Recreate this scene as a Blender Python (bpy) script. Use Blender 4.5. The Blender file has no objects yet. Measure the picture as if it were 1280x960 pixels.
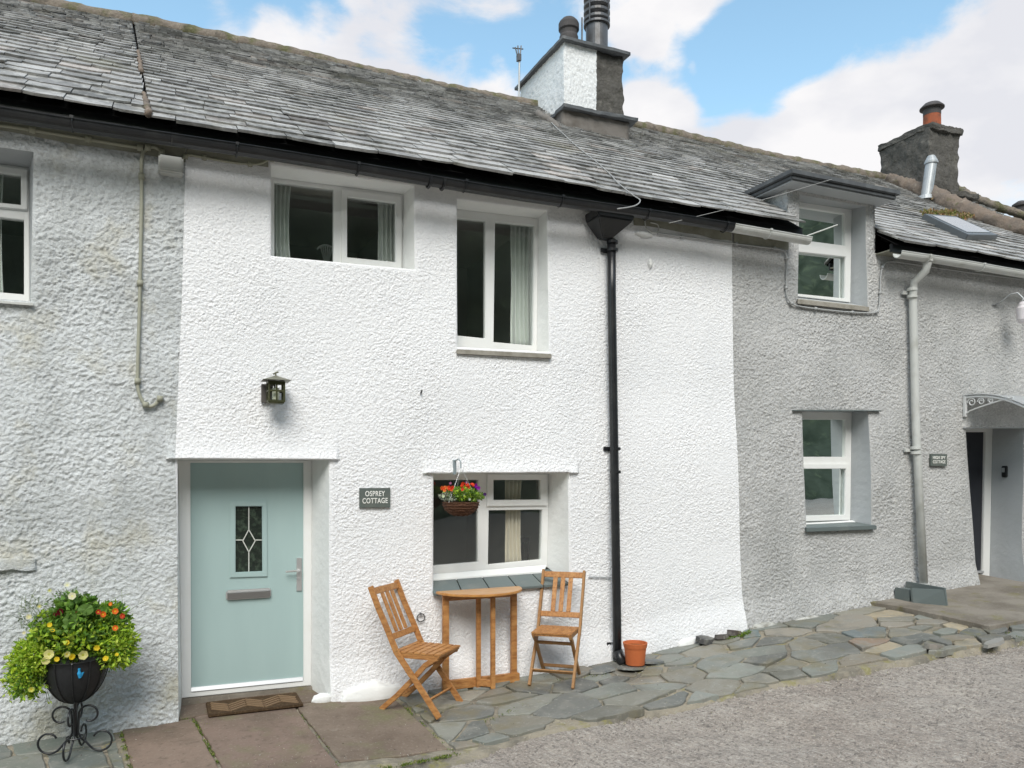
import bpy, bmesh, math, random
import numpy as np
from mathutils import Vector, Matrix, noise as mnoise
R = math.radians
random.seed(7)
scene = bpy.context.scene
COL = scene.collection

# ------------------------------------------------------------------ camera
F_PX, CAM_D, CAM_H = 980.0, 6.58, 1.75
TH = math.atan(980 / 2210)
cam_data = bpy.data.cameras.new('camera')
cam = bpy.data.objects.new('camera', cam_data)
COL.objects.link(cam)
cam.location = (0, -CAM_D, CAM_H)
cam.rotation_euler = (R(90), 0, -TH)
cam_data.sensor_width = 36
cam_data.lens = 36 * F_PX / 1280
cam_data.shift_y = 110 / 1280
cam_data.clip_start = 0.05
cam_data.clip_end = 2000
scene.camera = cam

# ------------------------------------------------------------------ world
SUN_EL, SUN_AZ = R(45), R(200)       # sun stands behind the camera, a little left
world = bpy.data.worlds.new('World')
scene.world = world
world.use_nodes = True
wn, wl = world.node_tree.nodes, world.node_tree.links
wn.clear()
w_out = wn.new('ShaderNodeOutputWorld')
w_bg = wn.new('ShaderNodeBackground')
w_bg.inputs['Strength'].default_value = 0.12
w_sky = wn.new('ShaderNodeTexSky')
w_sky.sky_type = 'NISHITA'
w_sky.sun_disc = False
w_sky.sun_elevation = SUN_EL
w_sky.sun_rotation = SUN_AZ
w_sky.air_density = 1.0
w_sky.dust_density = 1.2
w_sky.ozone_density = 1.5
w_tc = wn.new('ShaderNodeTexCoord')

def ray(px, py):
    a = (px - 640) / F_PX
    v = Vector((math.cos(TH) * a + math.sin(TH), math.cos(TH) - math.sin(TH) * a, (590 - py) / F_PX))
    return v

def wmath(op, a, b=None, clamp=False):
    m = wn.new('ShaderNodeMath'); m.operation = op; m.use_clamp = clamp
    for i, s in enumerate((a, b)):
        if s is None: continue
        if isinstance(s, (int, float)): m.inputs[i].default_value = s
        else: wl.new(s, m.inputs[i])
    return m.outputs[0]

w_map = wn.new('ShaderNodeMapping')
w_map.inputs['Scale'].default_value = (1, 1, 2.1)
w_map.inputs['Location'].default_value = (3.1, 0.4, 1.7)
wl.new(w_tc.outputs['Generated'], w_map.inputs['Vector'])
w_n1 = wn.new('ShaderNodeTexNoise')
w_n1.inputs['Scale'].default_value = 8.5
w_n1.inputs['Detail'].default_value = 9
w_n1.inputs['Roughness'].default_value = 0.6
w_n1.inputs['Distortion'].default_value = 0.25
wl.new(w_map.outputs[0], w_n1.inputs['Vector'])
acc = w_n1.outputs['Fac']
# broad clear patches (negative) and cloud banks (positive), as directions in the sky
for (px, py, deg, amt) in ((870, 85, 3.6, -.34), (925, 120, 3.4, -.34), (960, 60, 4.2, -.30), (1040, 35, 3.6, -.26), (1120, 22, 3.2, -.20), (1210, 8, 2.6, -.16),
        (690, 40, 2.6, -.12), (790, 75, 1.8, -.16), (560, 62, 3.0, -.17), (630, 78, 2.2, -.15), (480, 50, 2.0, -.10),
        (150, 4, 4.0, -.30), (260, 6, 2.6, -.30), (340, 8, 2.4, -.28), (400, 20, 1.8, -.2),
        (290, 40, 3.0, .26), (380, 62, 3.0, .26), (480, 92, 3.4, .24), (590, 115, 2.8, .22), (640, 125, 2.6, .2), (480, 10, 3.0, .10), (600, 18, 3.2, .10),
        (840, 22, 2.6, .30), (800, 45, 1.9, .24), (890, 2, 2.0, .2), (830, 118, 2.4, .30), (800, 150, 2.6, .3), (880, 180, 3.6, .35), (980, 170, 4.0, .35),
        (1060, 130, 4.6, .26), (1160, 110, 5.4, .18), (1260, 90, 5.0, .22), (1100, 220, 6.0, .2), (1240, 190, 6.0, .2), (875, 84, 0.7, .25)):
    size = math.cos(R(deg) * 1.25)
    d = ray(px, py).normalized()
    vm = wn.new('ShaderNodeVectorMath'); vm.operation = 'DOT_PRODUCT'
    nrm = wn.new('ShaderNodeVectorMath'); nrm.operation = 'NORMALIZE'
    wl.new(w_tc.outputs['Generated'], nrm.inputs[0])
    wl.new(nrm.outputs[0], vm.inputs[0]); vm.inputs[1].default_value = d
    mr = wn.new('ShaderNodeMapRange'); mr.interpolation_type = 'SMOOTHSTEP'
    mr.inputs['From Min'].default_value = size; mr.inputs['From Max'].default_value = 1.0
    mr.inputs['To Min'].default_value = 0; mr.inputs['To Max'].default_value = amt
    wl.new(vm.outputs['Value'], mr.inputs['Value'])
    acc = wmath('ADD', acc, mr.outputs[0])
w_mask = wn.new('ShaderNodeMapRange'); w_mask.interpolation_type = 'SMOOTHSTEP'
w_mask.inputs['From Min'].default_value = 0.37
w_mask.inputs['From Max'].default_value = 0.68
wl.new(acc, w_mask.inputs['Value'])
w_n2 = wn.new('ShaderNodeTexNoise')
w_n2.inputs['Scale'].default_value = 7
w_n2.inputs['Detail'].default_value = 7
wl.new(w_map.outputs[0], w_n2.inputs['Vector'])
w_cc = wn.new('ShaderNodeMix'); w_cc.data_type = 'RGBA'
CLOUD_HI, CLOUD_LO = (4.75, 4.7, 4.75), (3.9, 3.95, 4.2)
w_cc.inputs[6].default_value = (*CLOUD_LO, 1)
w_cc.inputs[7].default_value = (*CLOUD_HI, 1)
w_cr = wn.new('ShaderNodeMapRange')
w_cr.inputs['From Min'].default_value = .38; w_cr.inputs['From Max'].default_value = .6
wl.new(w_n2.outputs['Fac'], w_cr.inputs['Value'])
wl.new(w_cr.outputs[0], w_cc.inputs[0])
w_boost = wn.new('ShaderNodeMix'); w_boost.data_type = 'RGBA'; w_boost.blend_type = 'MULTIPLY'
w_boost.inputs[0].default_value = 1
w_boost.inputs[7].default_value = (1.5, 1.62, 1.36, 1)      # bright hazy blue between the clouds
wl.new(w_sky.outputs[0], w_boost.inputs[6])
w_mix = wn.new('ShaderNodeMix'); w_mix.data_type = 'RGBA'
wl.new(w_mask.outputs[0], w_mix.inputs[0])
wl.new(w_boost.outputs[2], w_mix.inputs[6])
wl.new(w_cc.outputs[2], w_mix.inputs[7])
wl.new(w_mix.outputs[2], w_bg.inputs['Color'])
wl.new(w_bg.outputs[0], w_out.inputs['Surface'])

# ------------------------------------------------------------------ sun (veiled by cloud)
sd = bpy.data.lights.new('sun', 'SUN')
sd.energy = 1.65
sd.angle = R(34)
sd.color = (1, .955, .91)
sun = bpy.data.objects.new('sun', sd)
COL.objects.link(sun)
# nishita: rotation measured clockwise from +Y
sdir = Vector((math.sin(SUN_AZ) * math.cos(SUN_EL), math.cos(SUN_AZ) * math.cos(SUN_EL), math.sin(SUN_EL)))
sun.rotation_euler = (-sdir).to_track_quat('-Z', 'Y').to_euler()
sun.location = sdir * 30

vs = scene.view_settings
vs.view_transform = 'Standard'
vs.look = 'None'
vs.gamma = 1
vs.use_curve_mapping = False
vs.exposure = 0.76

# ------------------------------------------------------------------ coordinates of the place
def at(px, py, Y=0.0):
    d = ray(px, py)
    t = (Y + CAM_D) / d.y
    return Vector((d.x * t, Y, CAM_H + d.z * t))

GX = [-200, -4, -1, 0, .3, 1.1, 1.5, 1.9, 2.6, 4, 5.6, 9.2, 13, 60, 200]
GZ = [-1.5, -.22, -.18, -.18, -.15, -.15, -.17, -.17, -.14, -.085, .10, .29, .42, 1.6, 3]
def ground(X, Y):
    g = float(np.interp(X, GX, GZ))
    if Y > -1.6: return g + .05 * min(Y, .6)
    return g - .08 + .012 * max(Y + 1.6, -8)

def on_ground(px, py, off=0.0):
    d = ray(px, py); z = -.2
    for _ in range(12):
        t = (z + off - CAM_H) / d.z
        X, Y = d.x * t, d.y * t - CAM_D
        z = ground(X, Y)
    return Vector((X, Y, z + off))

PITCH = R(35)
EY, EZ = -.30, 4.33          # slate edge at the eaves
RY = 3.25
def roof_z(Y): return EZ + (Y - EY) * math.tan(PITCH)
def on_roof(px, py, off=0.0):
    d = ray(px, py)
    # z = EZ + off' + (Y-EY)*tan ; Y = d.y t - D ; z = H + d.z t
    k = math.tan(PITCH); o = off / math.cos(PITCH)
    t = (EZ + o - k * (CAM_D + EY) - CAM_H) / (d.z - k * d.y)
    return Vector((d.x * t, d.y * t - CAM_D, CAM_H + d.z * t))

# ------------------------------------------------------------------ numpy noise
def _h(ix, iy, seed):
    n = (ix.astype(np.int64) * 374761393 + iy.astype(np.int64) * 668265263 + seed * 974634777) & 0x7fffffff
    n = ((n ^ (n >> 13)) * 1274126177) & 0x7fffffff
    n = (n ^ (n >> 16)) & 0xffff
    return n / 65535.0
def vnoise(x, y, seed=0):
    x = np.asarray(x, float); y = np.asarray(y, float)
    ix, iy = np.floor(x), np.floor(y)
    fx, fy = x - ix, y - iy
    fx = fx * fx * (3 - 2 * fx); fy = fy * fy * (3 - 2 * fy)
    a = _h(ix, iy, seed); b = _h(ix + 1, iy, seed); c = _h(ix, iy + 1, seed); d = _h(ix + 1, iy + 1, seed)
    return (a * (1 - fx) + b * fx) * (1 - fy) + (c * (1 - fx) + d * fx) * fy
def rot(x, y, a): return x * math.cos(a) - y * math.sin(a), x * math.sin(a) + y * math.cos(a)
def rough(x, y, size, seed=0):
    "bumpy thrown-on render, 0..1"
    a, b = rot(x, y, .5); c, d = rot(x, y, 1.9); e, f = rot(x, y, -.7)
    wx = (vnoise(x / size * .6, y / size * .6, seed + 5) - .5) * 1.2
    n = vnoise(a / size + wx, b / size, seed) * .42 + vnoise(c / (size * .6), d / (size * .6) + wx, seed + 1) * .32 + vnoise(e / (size * .38), f / (size * .38), seed + 2) * .26
    return np.clip((n - .25) / .5, 0, 1)

# ------------------------------------------------------------------ materials
def srgb(r, g, b):
    f = lambda c: ((c / 255 + .055) / 1.055) ** 2.4 if c / 255 > .04045 else c / 255 / 12.92
    return (f(r), f(g), f(b), 1)
def c4(c): return (*c, 1) if len(c) == 3 else c
_M = {}
def mat(name, color, rough=.7, spec=.5, metal=0, layers=(), bumps=(), attr=False, stretch=None, sheen=0, coat=0, trans=0):
    """layers: (scale, colour2, lo, hi, amount, detail[, 'MULTIPLY']) patches of a second colour; bumps: (scale, strength, distance)"""
    if name in _M: return _M[name]
    m = bpy.data.materials.new(name); _M[name] = m
    m.use_nodes = True
    n, l = m.node_tree.nodes, m.node_tree.links
    p = n['Principled BSDF']
    p.inputs['Roughness'].default_value = rough
    p.inputs['Specular IOR Level'].default_value = spec
    p.inputs['Metallic'].default_value = metal
    if coat: p.inputs['Coat Weight'].default_value = coat
    tc = n.new('ShaderNodeTexCoord')
    vec = tc.outputs['Object']
    if stretch:
        mp = n.new('ShaderNodeMapping'); mp.inputs['Scale'].default_value = stretch
        l.new(vec, mp.inputs['Vector']); vec = mp.outputs[0]
    if attr:
        a = n.new('ShaderNodeAttribute'); a.attribute_name = 'Col'
        cur = a.outputs['Color']
    else:
        rgb = n.new('ShaderNodeRGB'); rgb.outputs[0].default_value = c4(color); cur = rgb.outputs[0]
    for L in layers:
        sc, c2, lo, hi, amt, det = L[:6]
        nz = n.new('ShaderNodeTexNoise'); nz.inputs['Scale'].default_value = sc
        nz.inputs['Detail'].default_value = det; nz.inputs['Roughness'].default_value = .6
        v_ = vec
        if len(L) > 7:
            m1 = n.new('ShaderNodeMapping'); m1.inputs['Rotation'].default_value = (0, 0, L[7][0]); l.new(vec, m1.inputs['Vector'])
            m2 = n.new('ShaderNodeMapping'); m2.inputs['Scale'].default_value = L[7][1]; l.new(m1.outputs[0], m2.inputs['Vector']); v_ = m2.outputs[0]
        l.new(v_, nz.inputs['Vector'])
        mr = n.new('ShaderNodeMapRange')
        mr.inputs['From Min'].default_value = lo; mr.inputs['From Max'].default_value = hi
        mr.inputs['To Max'].default_value = amt
        l.new(nz.outputs['Fac'], mr.inputs['Value'])
        mx = n.new('ShaderNodeMix'); mx.data_type = 'RGBA'
        if len(L) > 6: mx.blend_type = L[6]
        l.new(mr.outputs[0], mx.inputs[0]); l.new(cur, mx.inputs[6]); mx.inputs[7].default_value = c4(c2)
        cur = mx.outputs[2]
    l.new(cur, p.inputs['Base Color'])
    nm = None
    for (sc, st, dist) in bumps:
        nz = n.new('ShaderNodeTexNoise'); nz.inputs['Scale'].default_value = sc; nz.inputs['Detail'].default_value = 5
        l.new(vec, nz.inputs['Vector'])
        b = n.new('ShaderNodeBump'); b.inputs['Strength'].default_value = st; b.inputs['Distance'].default_value = dist
        l.new(nz.outputs['Fac'], b.inputs['Height'])
        if nm: l.new(nm, b.inputs['Normal'])
        nm = b.outputs['Normal']
    if nm: l.new(nm, p.inputs['Normal'])
    return m

def glass_mat(name, refl=1.0, tint=(.95, .97, .96)):
    m = bpy.data.materials.new(name); m.use_nodes = True
    n, l = m.node_tree.nodes, m.node_tree.links; n.clear()
    o = n.new('ShaderNodeOutputMaterial'); t = n.new('ShaderNodeBsdfTransparent'); t.inputs[0].default_value = (*tint, 1)
    g = n.new('ShaderNodeBsdfGlossy'); g.inputs['Roughness'].default_value = .015; g.inputs[0].default_value = (.95, 1, .98, 1)
    f = n.new('ShaderNodeFresnel'); f.inputs['IOR'].default_value = 1.6
    mu = n.new('ShaderNodeMath'); mu.operation = 'MULTIPLY'; mu.use_clamp = True; mu.inputs[1].default_value = 2.6 * refl
    mx = n.new('ShaderNodeMixShader')
    tcn = n.new('ShaderNodeTexCoord'); nz = n.new('ShaderNodeTexNoise'); nz.inputs['Scale'].default_value = 1.3
    b = n.new('ShaderNodeBump'); b.inputs['Strength'].default_value = .15; b.inputs['Distance'].default_value = .02
    l.new(tcn.outputs['Object'], nz.inputs['Vector']); l.new(nz.outputs['Fac'], b.inputs['Height']); l.new(b.outputs[0], g.inputs['Normal'])
    l.new(f.outputs[0], mu.inputs[0]); l.new(mu.outputs[0], mx.inputs[0]); l.new(t.outputs[0], mx.inputs[1]); l.new(g.outputs[0], mx.inputs[2])
    l.new(mx.outputs[0], o.inputs[0])
    return m
GLASS = glass_mat('window_glass')

W = (.84, .845, .86)
M_white = mat('white_roughcast', W, .85, .25, layers=((.9, (.72, .735, .755), .5, .75, .5, 4), (38, (.70, .72, .74), .5, .75, .45, 4), (3.2, (.66, .67, .63), .64, .8, .35, 6)), bumps=((90, .8, .008),))
M_left = mat('grey_white_roughcast', (.63, .655, .665), .9, .2, layers=((1.6, (.44, .46, .46), .45, .65, .8, 5), (1.9, (.47, .44, .33), .54, .68, .65, 8), (5, (.40, .40, .34), .58, .72, .5, 8), (45, (.33, .34, .34), .5, .75, .6, 4)), bumps=((80, .9, .010),))
M_right = mat('grey_roughcast', (.50, .502, .50), .9, .2, layers=((1.1, (.39, .395, .39), .42, .62, .8, 6), (2.6, (.57, .57, .56), .52, .7, .6, 7), (45, (.25, .25, .24), .5, .7, .6, 4), (34, (.66, .65, .62), .56, .7, .6, 3)), bumps=((80, .9, .010),))
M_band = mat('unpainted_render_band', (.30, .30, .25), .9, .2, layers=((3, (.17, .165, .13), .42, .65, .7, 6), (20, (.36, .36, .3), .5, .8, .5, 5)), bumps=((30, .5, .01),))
M_smoothw = mat('smooth_white_paint', (.80, .81, .80), .6, .35, layers=((4, (.69, .70, .67), .5, .8, .5, 5),), bumps=((14, .35, .02),))
M_smoothg = mat('smooth_grey_paint', (.42, .44, .455), .6, .3, layers=((4, (.36, .38, .385), .5, .8, .5, 5),), bumps=((14, .3, .02),))
M_upvc = mat('white_upvc', (.80, .81, .80), .28, .5, layers=((5, (.72, .725, .68), .5, .8, .5, 4),))
M_door = mat('pale_teal_door', (.375, .50, .495), .36, .5, layers=((2, (.40, .53, .52), .4, .7, .6, 4),), bumps=((60, .06, .002),), stretch=(3, 3, .6))
M_black = mat('black_painted_iron', (.014, .015, .017), .32, .5, layers=((6, (.045, .045, .043), .5, .8, .6, 6),), bumps=((40, .2, .003),))
M_gutterw = mat('pale_grey_gutter', (.55, .56, .54), .5, .4, layers=((5, (.36, .36, .32), .5, .7, .6, 7),))
M_fascia = mat('dark_lead', (.085, .09, .095), .55, .4, layers=((6, (.15, .16, .165), .45, .7, .7, 5),), bumps=((12, .3, .01),))
M_chrome = mat('brushed_chrome', (.72, .72, .72), .3, .5, metal=.75)
M_slate = mat('roof_slate', (.2, .2, .2), .6, .35, attr=True, layers=((2.2, (.13, .13, .12), .47, .62, .75, 8), (8, (.46, .46, .44), .50, .62, .6, 9), (26, (.07, .07, .065), .55, .68, .6, 6), (40, (.6, .6, .58), .62, .7, .6, 5), (1.3, (.2, .19, .12), .6, .75, .45, 6)), bumps=((14, .6, .012), (60, .4, .004)))
M_under = mat('roof_underlay', (.012, .012, .012), .95, .1)
M_ridge = mat('mossy_ridge_mortar', (.20, .17, .14), .95, .15, layers=((5, (.11, .115, .05), .48, .62, .8, 8), (14, (.30, .26, .21), .55, .7, .7, 6), (9, (.06, .055, .045), .56, .72, .7, 6)), bumps=((30, .9, .02),))
M_mortar = mat('brown_mortar', (.20, .16, .13), .95, .15, layers=((3, (.14, .12, .105), .46, .6, .85, 7), (12, (.36, .31, .25), .58, .72, .6, 6), (8, (.09, .1, .04), .6, .72, .7, 6)), bumps=((25, .8, .02),))
M_flash = mat('lead_flashing', (.17, .155, .14), .7, .4, layers=((6, (.10, .085, .07), .45, .65, .7, 6),), bumps=((12, .4, .01),))
M_chimw = mat('white_chimney_render', (.76, .775, .78), .9, .2, layers=((14, (.50, .51, .5), .55, .72, .6, 6),), bumps=((60, .7, .01),))
M_chimd = mat('bare_dark_chimney_stone', (.105, .10, .092), .95, .15, layers=((7, (.20, .19, .17), .55, .7, .6, 7), (16, (.055, .055, .045), .5, .7, .7, 6)), bumps=((25, .9, .02),))
M_terra = mat('terracotta', (.50, .135, .045), .7, .3, layers=((5, (.40, .11, .045), .5, .7, .6, 5), (40, (.6, .22, .1), .6, .8, .3, 4)))
M_pot2 = mat('weathered_chimney_clay', (.36, .10, .045), .8, .3, layers=((7, (.16, .07, .045), .42, .62, .8, 7),))
M_soot = mat('sooty_clay', (.07, .065, .065), .75, .3, layers=((8, (.12, .11, .11), .5, .7, .5, 5),))
M_steelflue = mat('dark_steel_flue', (.12, .12, .125), .4, .5, metal=.4, layers=((8, (.06, .055, .05), .5, .7, .6, 5),))
M_galv = mat('galvanised_flue', (.40, .42, .43), .45, .5, metal=.3, layers=((10, (.3, .31, .31), .5, .7, .6, 4),))
M_wood = mat('oiled_hardwood', (.47, .225, .075), .5, .45, layers=((4, (.27, .105, .03), .42, .62, .8, 6), (1.5, (.56, .30, .11), .5, .7, .6, 4), (9, (.36, .24, .14), .6, .75, .4, 5)), bumps=((8, .12, .002),), stretch=(3, 12, 12))
M_wood2 = mat('weathered_hardwood', (.36, .19, .075), .6, .35, layers=((4, (.24, .12, .045), .42, .65, .7, 6), (2, (.40, .26, .13), .5, .75, .6, 3)), bumps=((8, .15, .002),), stretch=(3, 12, 12))
M_tabletop = mat('oiled_tabletop', (.58, .29, .085), .33, .5, layers=((3, (.40, .17, .045), .42, .6, .75, 6), (1.2, (.66, .38, .15), .5, .7, .5, 5)), stretch=(2, 14, 14), coat=.15)
_q0, _q1 = on_ground(950, 880), on_ground(1150, 926)
RIB = -math.atan2(_q1.y - _q0.y, _q1.x - _q0.x)
M_road = mat('worn_concrete_road', (.36, .322, .285), .92, .2,
    layers=((.55, (.28, .235, .20), .42, .62, .7, 5), (2.0, (.44, .395, .345), .5, .7, .6, 7), (70, (.55, .51, .45), .53, .63, .7, 5), (40, (.12, .105, .095), .53, .63, .7, 6), (5, (.14, .125, .11), .6, .72, .6, 8), (30, (.16, .145, .13), .52, .64, .5, 6, 'MIX', (RIB, (.4, 1, 1))), (26, (.54, .50, .45), .55, .66, .45, 6, 'MIX', (RIB, (.4, 1.2, 1)))),  # rib-wise streaks: groove dirt, also painted rib shading that the frontal sun lacks
    bumps=((80, .9, .015), (24, .6, .025), (4, .4, .1)))
M_bed = mat('sandy_paving_bed', (.31, .275, .215), .95, .15, layers=((2.2, (.14, .13, .11), .44, .6, .8, 7), (7, (.25, .23, .075), .54, .66, .7, 8), (24, (.34, .32, .26), .58, .68, .7, 6), (5, (.36, .33, .24), .6, .68, .7, 8)), bumps=((35, .9, .02), (9, .6, .03)))
M_pave = mat('slate_flags', (.2, .2, .2), .55, .4, attr=True, layers=((6, (.27, .265, .235), .48, .64, .7, 9), (3, (.13, .13, .115), .5, .66, .6, 7), (28, (.36, .35, .31), .58, .7, .6, 6), (2.1, (.19, .165, .10), .53, .66, .7, 9), (5, (.16, .15, .055), .62, .72, .6, 8)), bumps=((9, .5, .02), (40, .4, .006)))
M_sand = mat('sandstone_flags', (.185, .133, .105), .8, .3, attr=True, layers=((1.7, (.14, .105, .08), .42, .6, .85, 8), (2.6, (.165, .165, .085), .52, .68, .7, 9), (50, (.30, .25, .20), .56, .7, .6, 5), (22, (.11, .085, .065), .56, .68, .6, 6), (9, (.28, .24, .20), .66, .72, .5, 7)), bumps=((14, .35, .01), (70, .5, .004)))
M_conc = mat('stained_concrete', (.25, .225, .19), .9, .2, layers=((1.8, (.15, .13, .105), .42, .6, .85, 7), (4, (.18, .165, .07), .56, .68, .7, 8), (40, (.34, .31, .27), .58, .72, .6, 5)), bumps=((30, .6, .01),))
M_cable = mat('painted_cable', (.55, .56, .54), .5, .4)
M_cabled = mat('stained_cable', (.34, .34, .27), .6, .3)
M_sign = mat('sign_slate', (.105, .125, .115), .5, .4, layers=((12, (.14, .15, .13), .45, .7, .6, 6),))
M_letter = mat('letter_paint', (.78, .78, .74), .6, .3)
M_brass = mat('aged_brass', (.07, .075, .035), .45, .5, metal=.5, layers=((20, (.14, .13, .07), .5, .7, .6, 4),))
M_sillslate = mat('sill_slate', (.125, .15, .148), .5, .4, layers=((5, (.19, .20, .185), .5, .7, .6, 7),), bumps=((15, .3, .006),))
M_sillstone = mat('weathered_sill', (.33, .31, .27), .8, .25, layers=((8, (.2, .185, .15), .45, .65, .7, 7),), bumps=((25, .5, .008),))
M_curtain = mat('pale_curtain', (.84, .88, .84), .9, .1)
M_curtain2 = mat('cream_curtain', (.76, .70, .58), .9, .1)
M_room = mat('dim_room_wall', (.50, .49, .46), .9, .1)
M_room2 = mat('pale_room_wall', (.55, .55, .52), .9, .1)
M_dark = mat('dark_furniture', (.03, .028, .026), .5, .3)

# ------------------------------------------------------------------ mesh builder
class MB:
    def __init__(s): s.v = []; s.f = []; s.c = []
    def add(s, vs, fs, col=None):
        o = len(s.v); s.v += [tuple(v) for v in vs]; s.f += [tuple(i + o for i in f) for f in fs]
        s.c += [col or (1, 1, 1)] * len(vs)
        return s
    def box(s, lo, hi, col=None):
        x0, y0, z0 = lo; x1, y1, z1 = hi
        return s.hexa([(x0, y0, z0), (x1, y0, z0), (x1, y1, z0), (x0, y1, z0), (x0, y0, z1), (x1, y0, z1), (x1, y1, z1), (x0, y1, z1)], col)
    def hexa(s, p, col=None):
        return s.add(p, [(0, 3, 2, 1), (4, 5, 6, 7), (0, 1, 5, 4), (1, 2, 6, 5), (2, 3, 7, 6), (3, 0, 4, 7)], col)
    def bar(s, a, b, w, t, up=(0, 0, 1), col=None):
        "rectangular bar from a to b; w along side axis, t along the 'up'-like axis"
        a, b = Vector(a), Vector(b); d = (b - a).normalized(); up = Vector(up)
        side = d.cross(up)
        if side.length < 1e-4: side = d.cross(Vector((1, 0, 0)))
        side.normalize(); u = side.cross(d).normalized()
        e = min(w, t) * .12
        pts = []
        for q, k in ((a, 0), (b, 1)):
            for (i, j) in ((-1, -1), (1, -1), (1, 1), (-1, 1)):
                pts.append(q + side * (i * w / 2) + u * (j * t / 2))
        return s.add(pts, [(0, 3, 2, 1), (4, 5, 6, 7), (0, 1, 5, 4), (1, 2, 6, 5), (2, 3, 7, 6), (3, 0, 4, 7)], col)
    def tube(s, pts, r, n=8, col=None, closed=False):
        pts = [Vector(p) for p in pts]; m = len(pts)
        rs = r if isinstance(r, (list, tuple)) else [r] * m
        vs = []; prev = None
        for i, p in enumerate(pts):
            if closed: d = pts[(i + 1) % m] - pts[i - 1]
            else: d = (pts[min(i + 1, m - 1)] - pts[max(i - 1, 0)])
            d.normalize()
            if prev is None:
                x = d.orthogonal().normalized()
            else:
                x = prev - d * prev.dot(d)
                if x.length < 1e-5: x = d.orthogonal()
                x.normalize()
            prev = x; y = d.cross(x)
            for k in range(n):
                a = 2 * math.pi * k / n
                vs.append(p + (x * math.cos(a) + y * math.sin(a)) * rs[i])
        fs = []
        for i in range(m if closed else m - 1):
            j = (i + 1) % m
            for k in range(n):
                k2 = (k + 1) % n
                fs.append((i * n + k, i * n + k2, j * n + k2, j * n + k))
        if not closed:
            fs.append(tuple(range(n - 1, -1, -1))); fs.append(tuple((m - 1) * n + k for k in range(n)))
        return s.add(vs, fs, col)
    def lathe(s, prof, cx=0, cy=0, n=32, col=None, cap0=True, cap1=True):
        vs = [(cx + r * math.cos(2 * math.pi * k / n), cy + r * math.sin(2 * math.pi * k / n), z) for (r, z) in prof for k in range(n)]
        fs = []
        for i in range(len(prof) - 1):
            for k in range(n):
                k2 = (k + 1) % n
                fs.append((i * n + k, i * n + k2, (i + 1) * n + k2, (i + 1) * n + k))
        if cap0: fs.append(tuple(range(n - 1, -1, -1)))
        if cap1: fs.append(tuple((len(prof) - 1) * n + k for k in range(n)))
        return s.add(vs, fs, col)
    def prism(s, pts, y0, y1, col=None):
        "polygon of (x,z) extruded in y"
        n = len(pts)
        vs = [(x, y0, z) for x, z in pts] + [(x, y1, z) for x, z in pts]
        fs = [tuple(range(n)), tuple(range(2 * n - 1, n - 1, -1))] + [(i, n + i, n + (i + 1) % n, (i + 1) % n) for i in range(n)]
        return s.add(vs, fs, col)

def wloc(o):
    v = Vector((0, 0, 0))
    while o: v = v + o.location; o = o.parent
    return v

def obj(name, mb, m, parent=None, local=False, smooth=False, bevel=0, segs=2, fix=True, label=None):
    me = bpy.data.meshes.new(name)
    if isinstance(mb, MB):
        v = np.array([tuple(p) for p in mb.v], float)
        if parent is not None and not local: v = v - np.array(wloc(parent))
        me.from_pydata([tuple(p) for p in v], [], mb.f)
        if any(c != (1, 1, 1) for c in mb.c):
            ca = me.color_attributes.new('Col', 'FLOAT_COLOR', 'POINT')
            ca.data.foreach_set('color', np.array([(*c[:3], 1) for c in mb.c], 'f').ravel())
    else:
        mb.to_mesh(me); mb.free()
        if parent is not None and not local: me.transform(Matrix.Translation(-wloc(parent)))
    if fix or bevel:
        bm = bmesh.new(); bm.from_mesh(me)
        bmesh.ops.recalc_face_normals(bm, faces=bm.faces)
        if bevel:
            bmesh.ops.bevel(bm, geom=[e for e in bm.edges if len(e.link_faces) == 2 and e.calc_face_angle(0) > .6], offset=bevel, segments=segs, affect='EDGES', clamp_overlap=True)
        bm.to_mesh(me); bm.free()
    if smooth: me.polygons.foreach_set('use_smooth', [True] * len(me.polygons))
    me.materials.append(m)
    o = bpy.data.objects.new(name, me); COL.objects.link(o)
    o.parent = parent
    if label: o['label'] = label
    return o

def thing(name, label, cat, loc=(0, 0, 0), rz=0, group=None):
    o = bpy.data.objects.new(name, None); COL.objects.link(o)
    o.location = loc; o.rotation_euler = (0, 0, rz); o.empty_display_size = .1
    o['label'] = label; o['category'] = cat
    if group: o['group'] = group
    return o
def tag(o, label, cat, group=None, kind=None):
    if label: o['label'] = label
    if cat: o['category'] = cat
    if group: o['group'] = group
    if kind: o['kind'] = kind
    return o

def grid_mesh(name, V, shape, keep, m, parent=None, smooth=True):
    "V (ny,nx,3) array, keep (ny-1,nx-1) mask of faces"
    ny, nx = shape
    idx = np.arange(ny * nx).reshape(ny, nx)
    q = np.stack([idx[:-1, :-1], idx[:-1, 1:], idx[1:, 1:], idx[1:, :-1]], -1)[keep]
    used = np.zeros(ny * nx, bool); used[q.ravel()] = True
    remap = np.cumsum(used) - 1
    v = V.reshape(-1, 3)[used]
    if parent is not None: v = v - np.array(wloc(parent))
    q = remap[q]
    me = bpy.data.meshes.new(name)
    me.vertices.add(len(v)); me.vertices.foreach_set('co', v.astype('f').ravel())
    me.loops.add(q.size); me.loops.foreach_set('vertex_index', q.astype('i').ravel())
    me.polygons.add(len(q)); me.polygons.foreach_set('loop_start', np.arange(0, q.size, 4, dtype='i'))
    me.polygons.foreach_set('loop_total', np.full(len(q), 4, 'i'))
    me.update(calc_edges=True); me.validate()
    if smooth: me.polygons.foreach_set('use_smooth', np.ones(len(q), bool))
    me.materials.append(m)
    o = bpy.data.objects.new(name, me); COL.objects.link(o); o.parent = parent
    return o
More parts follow.
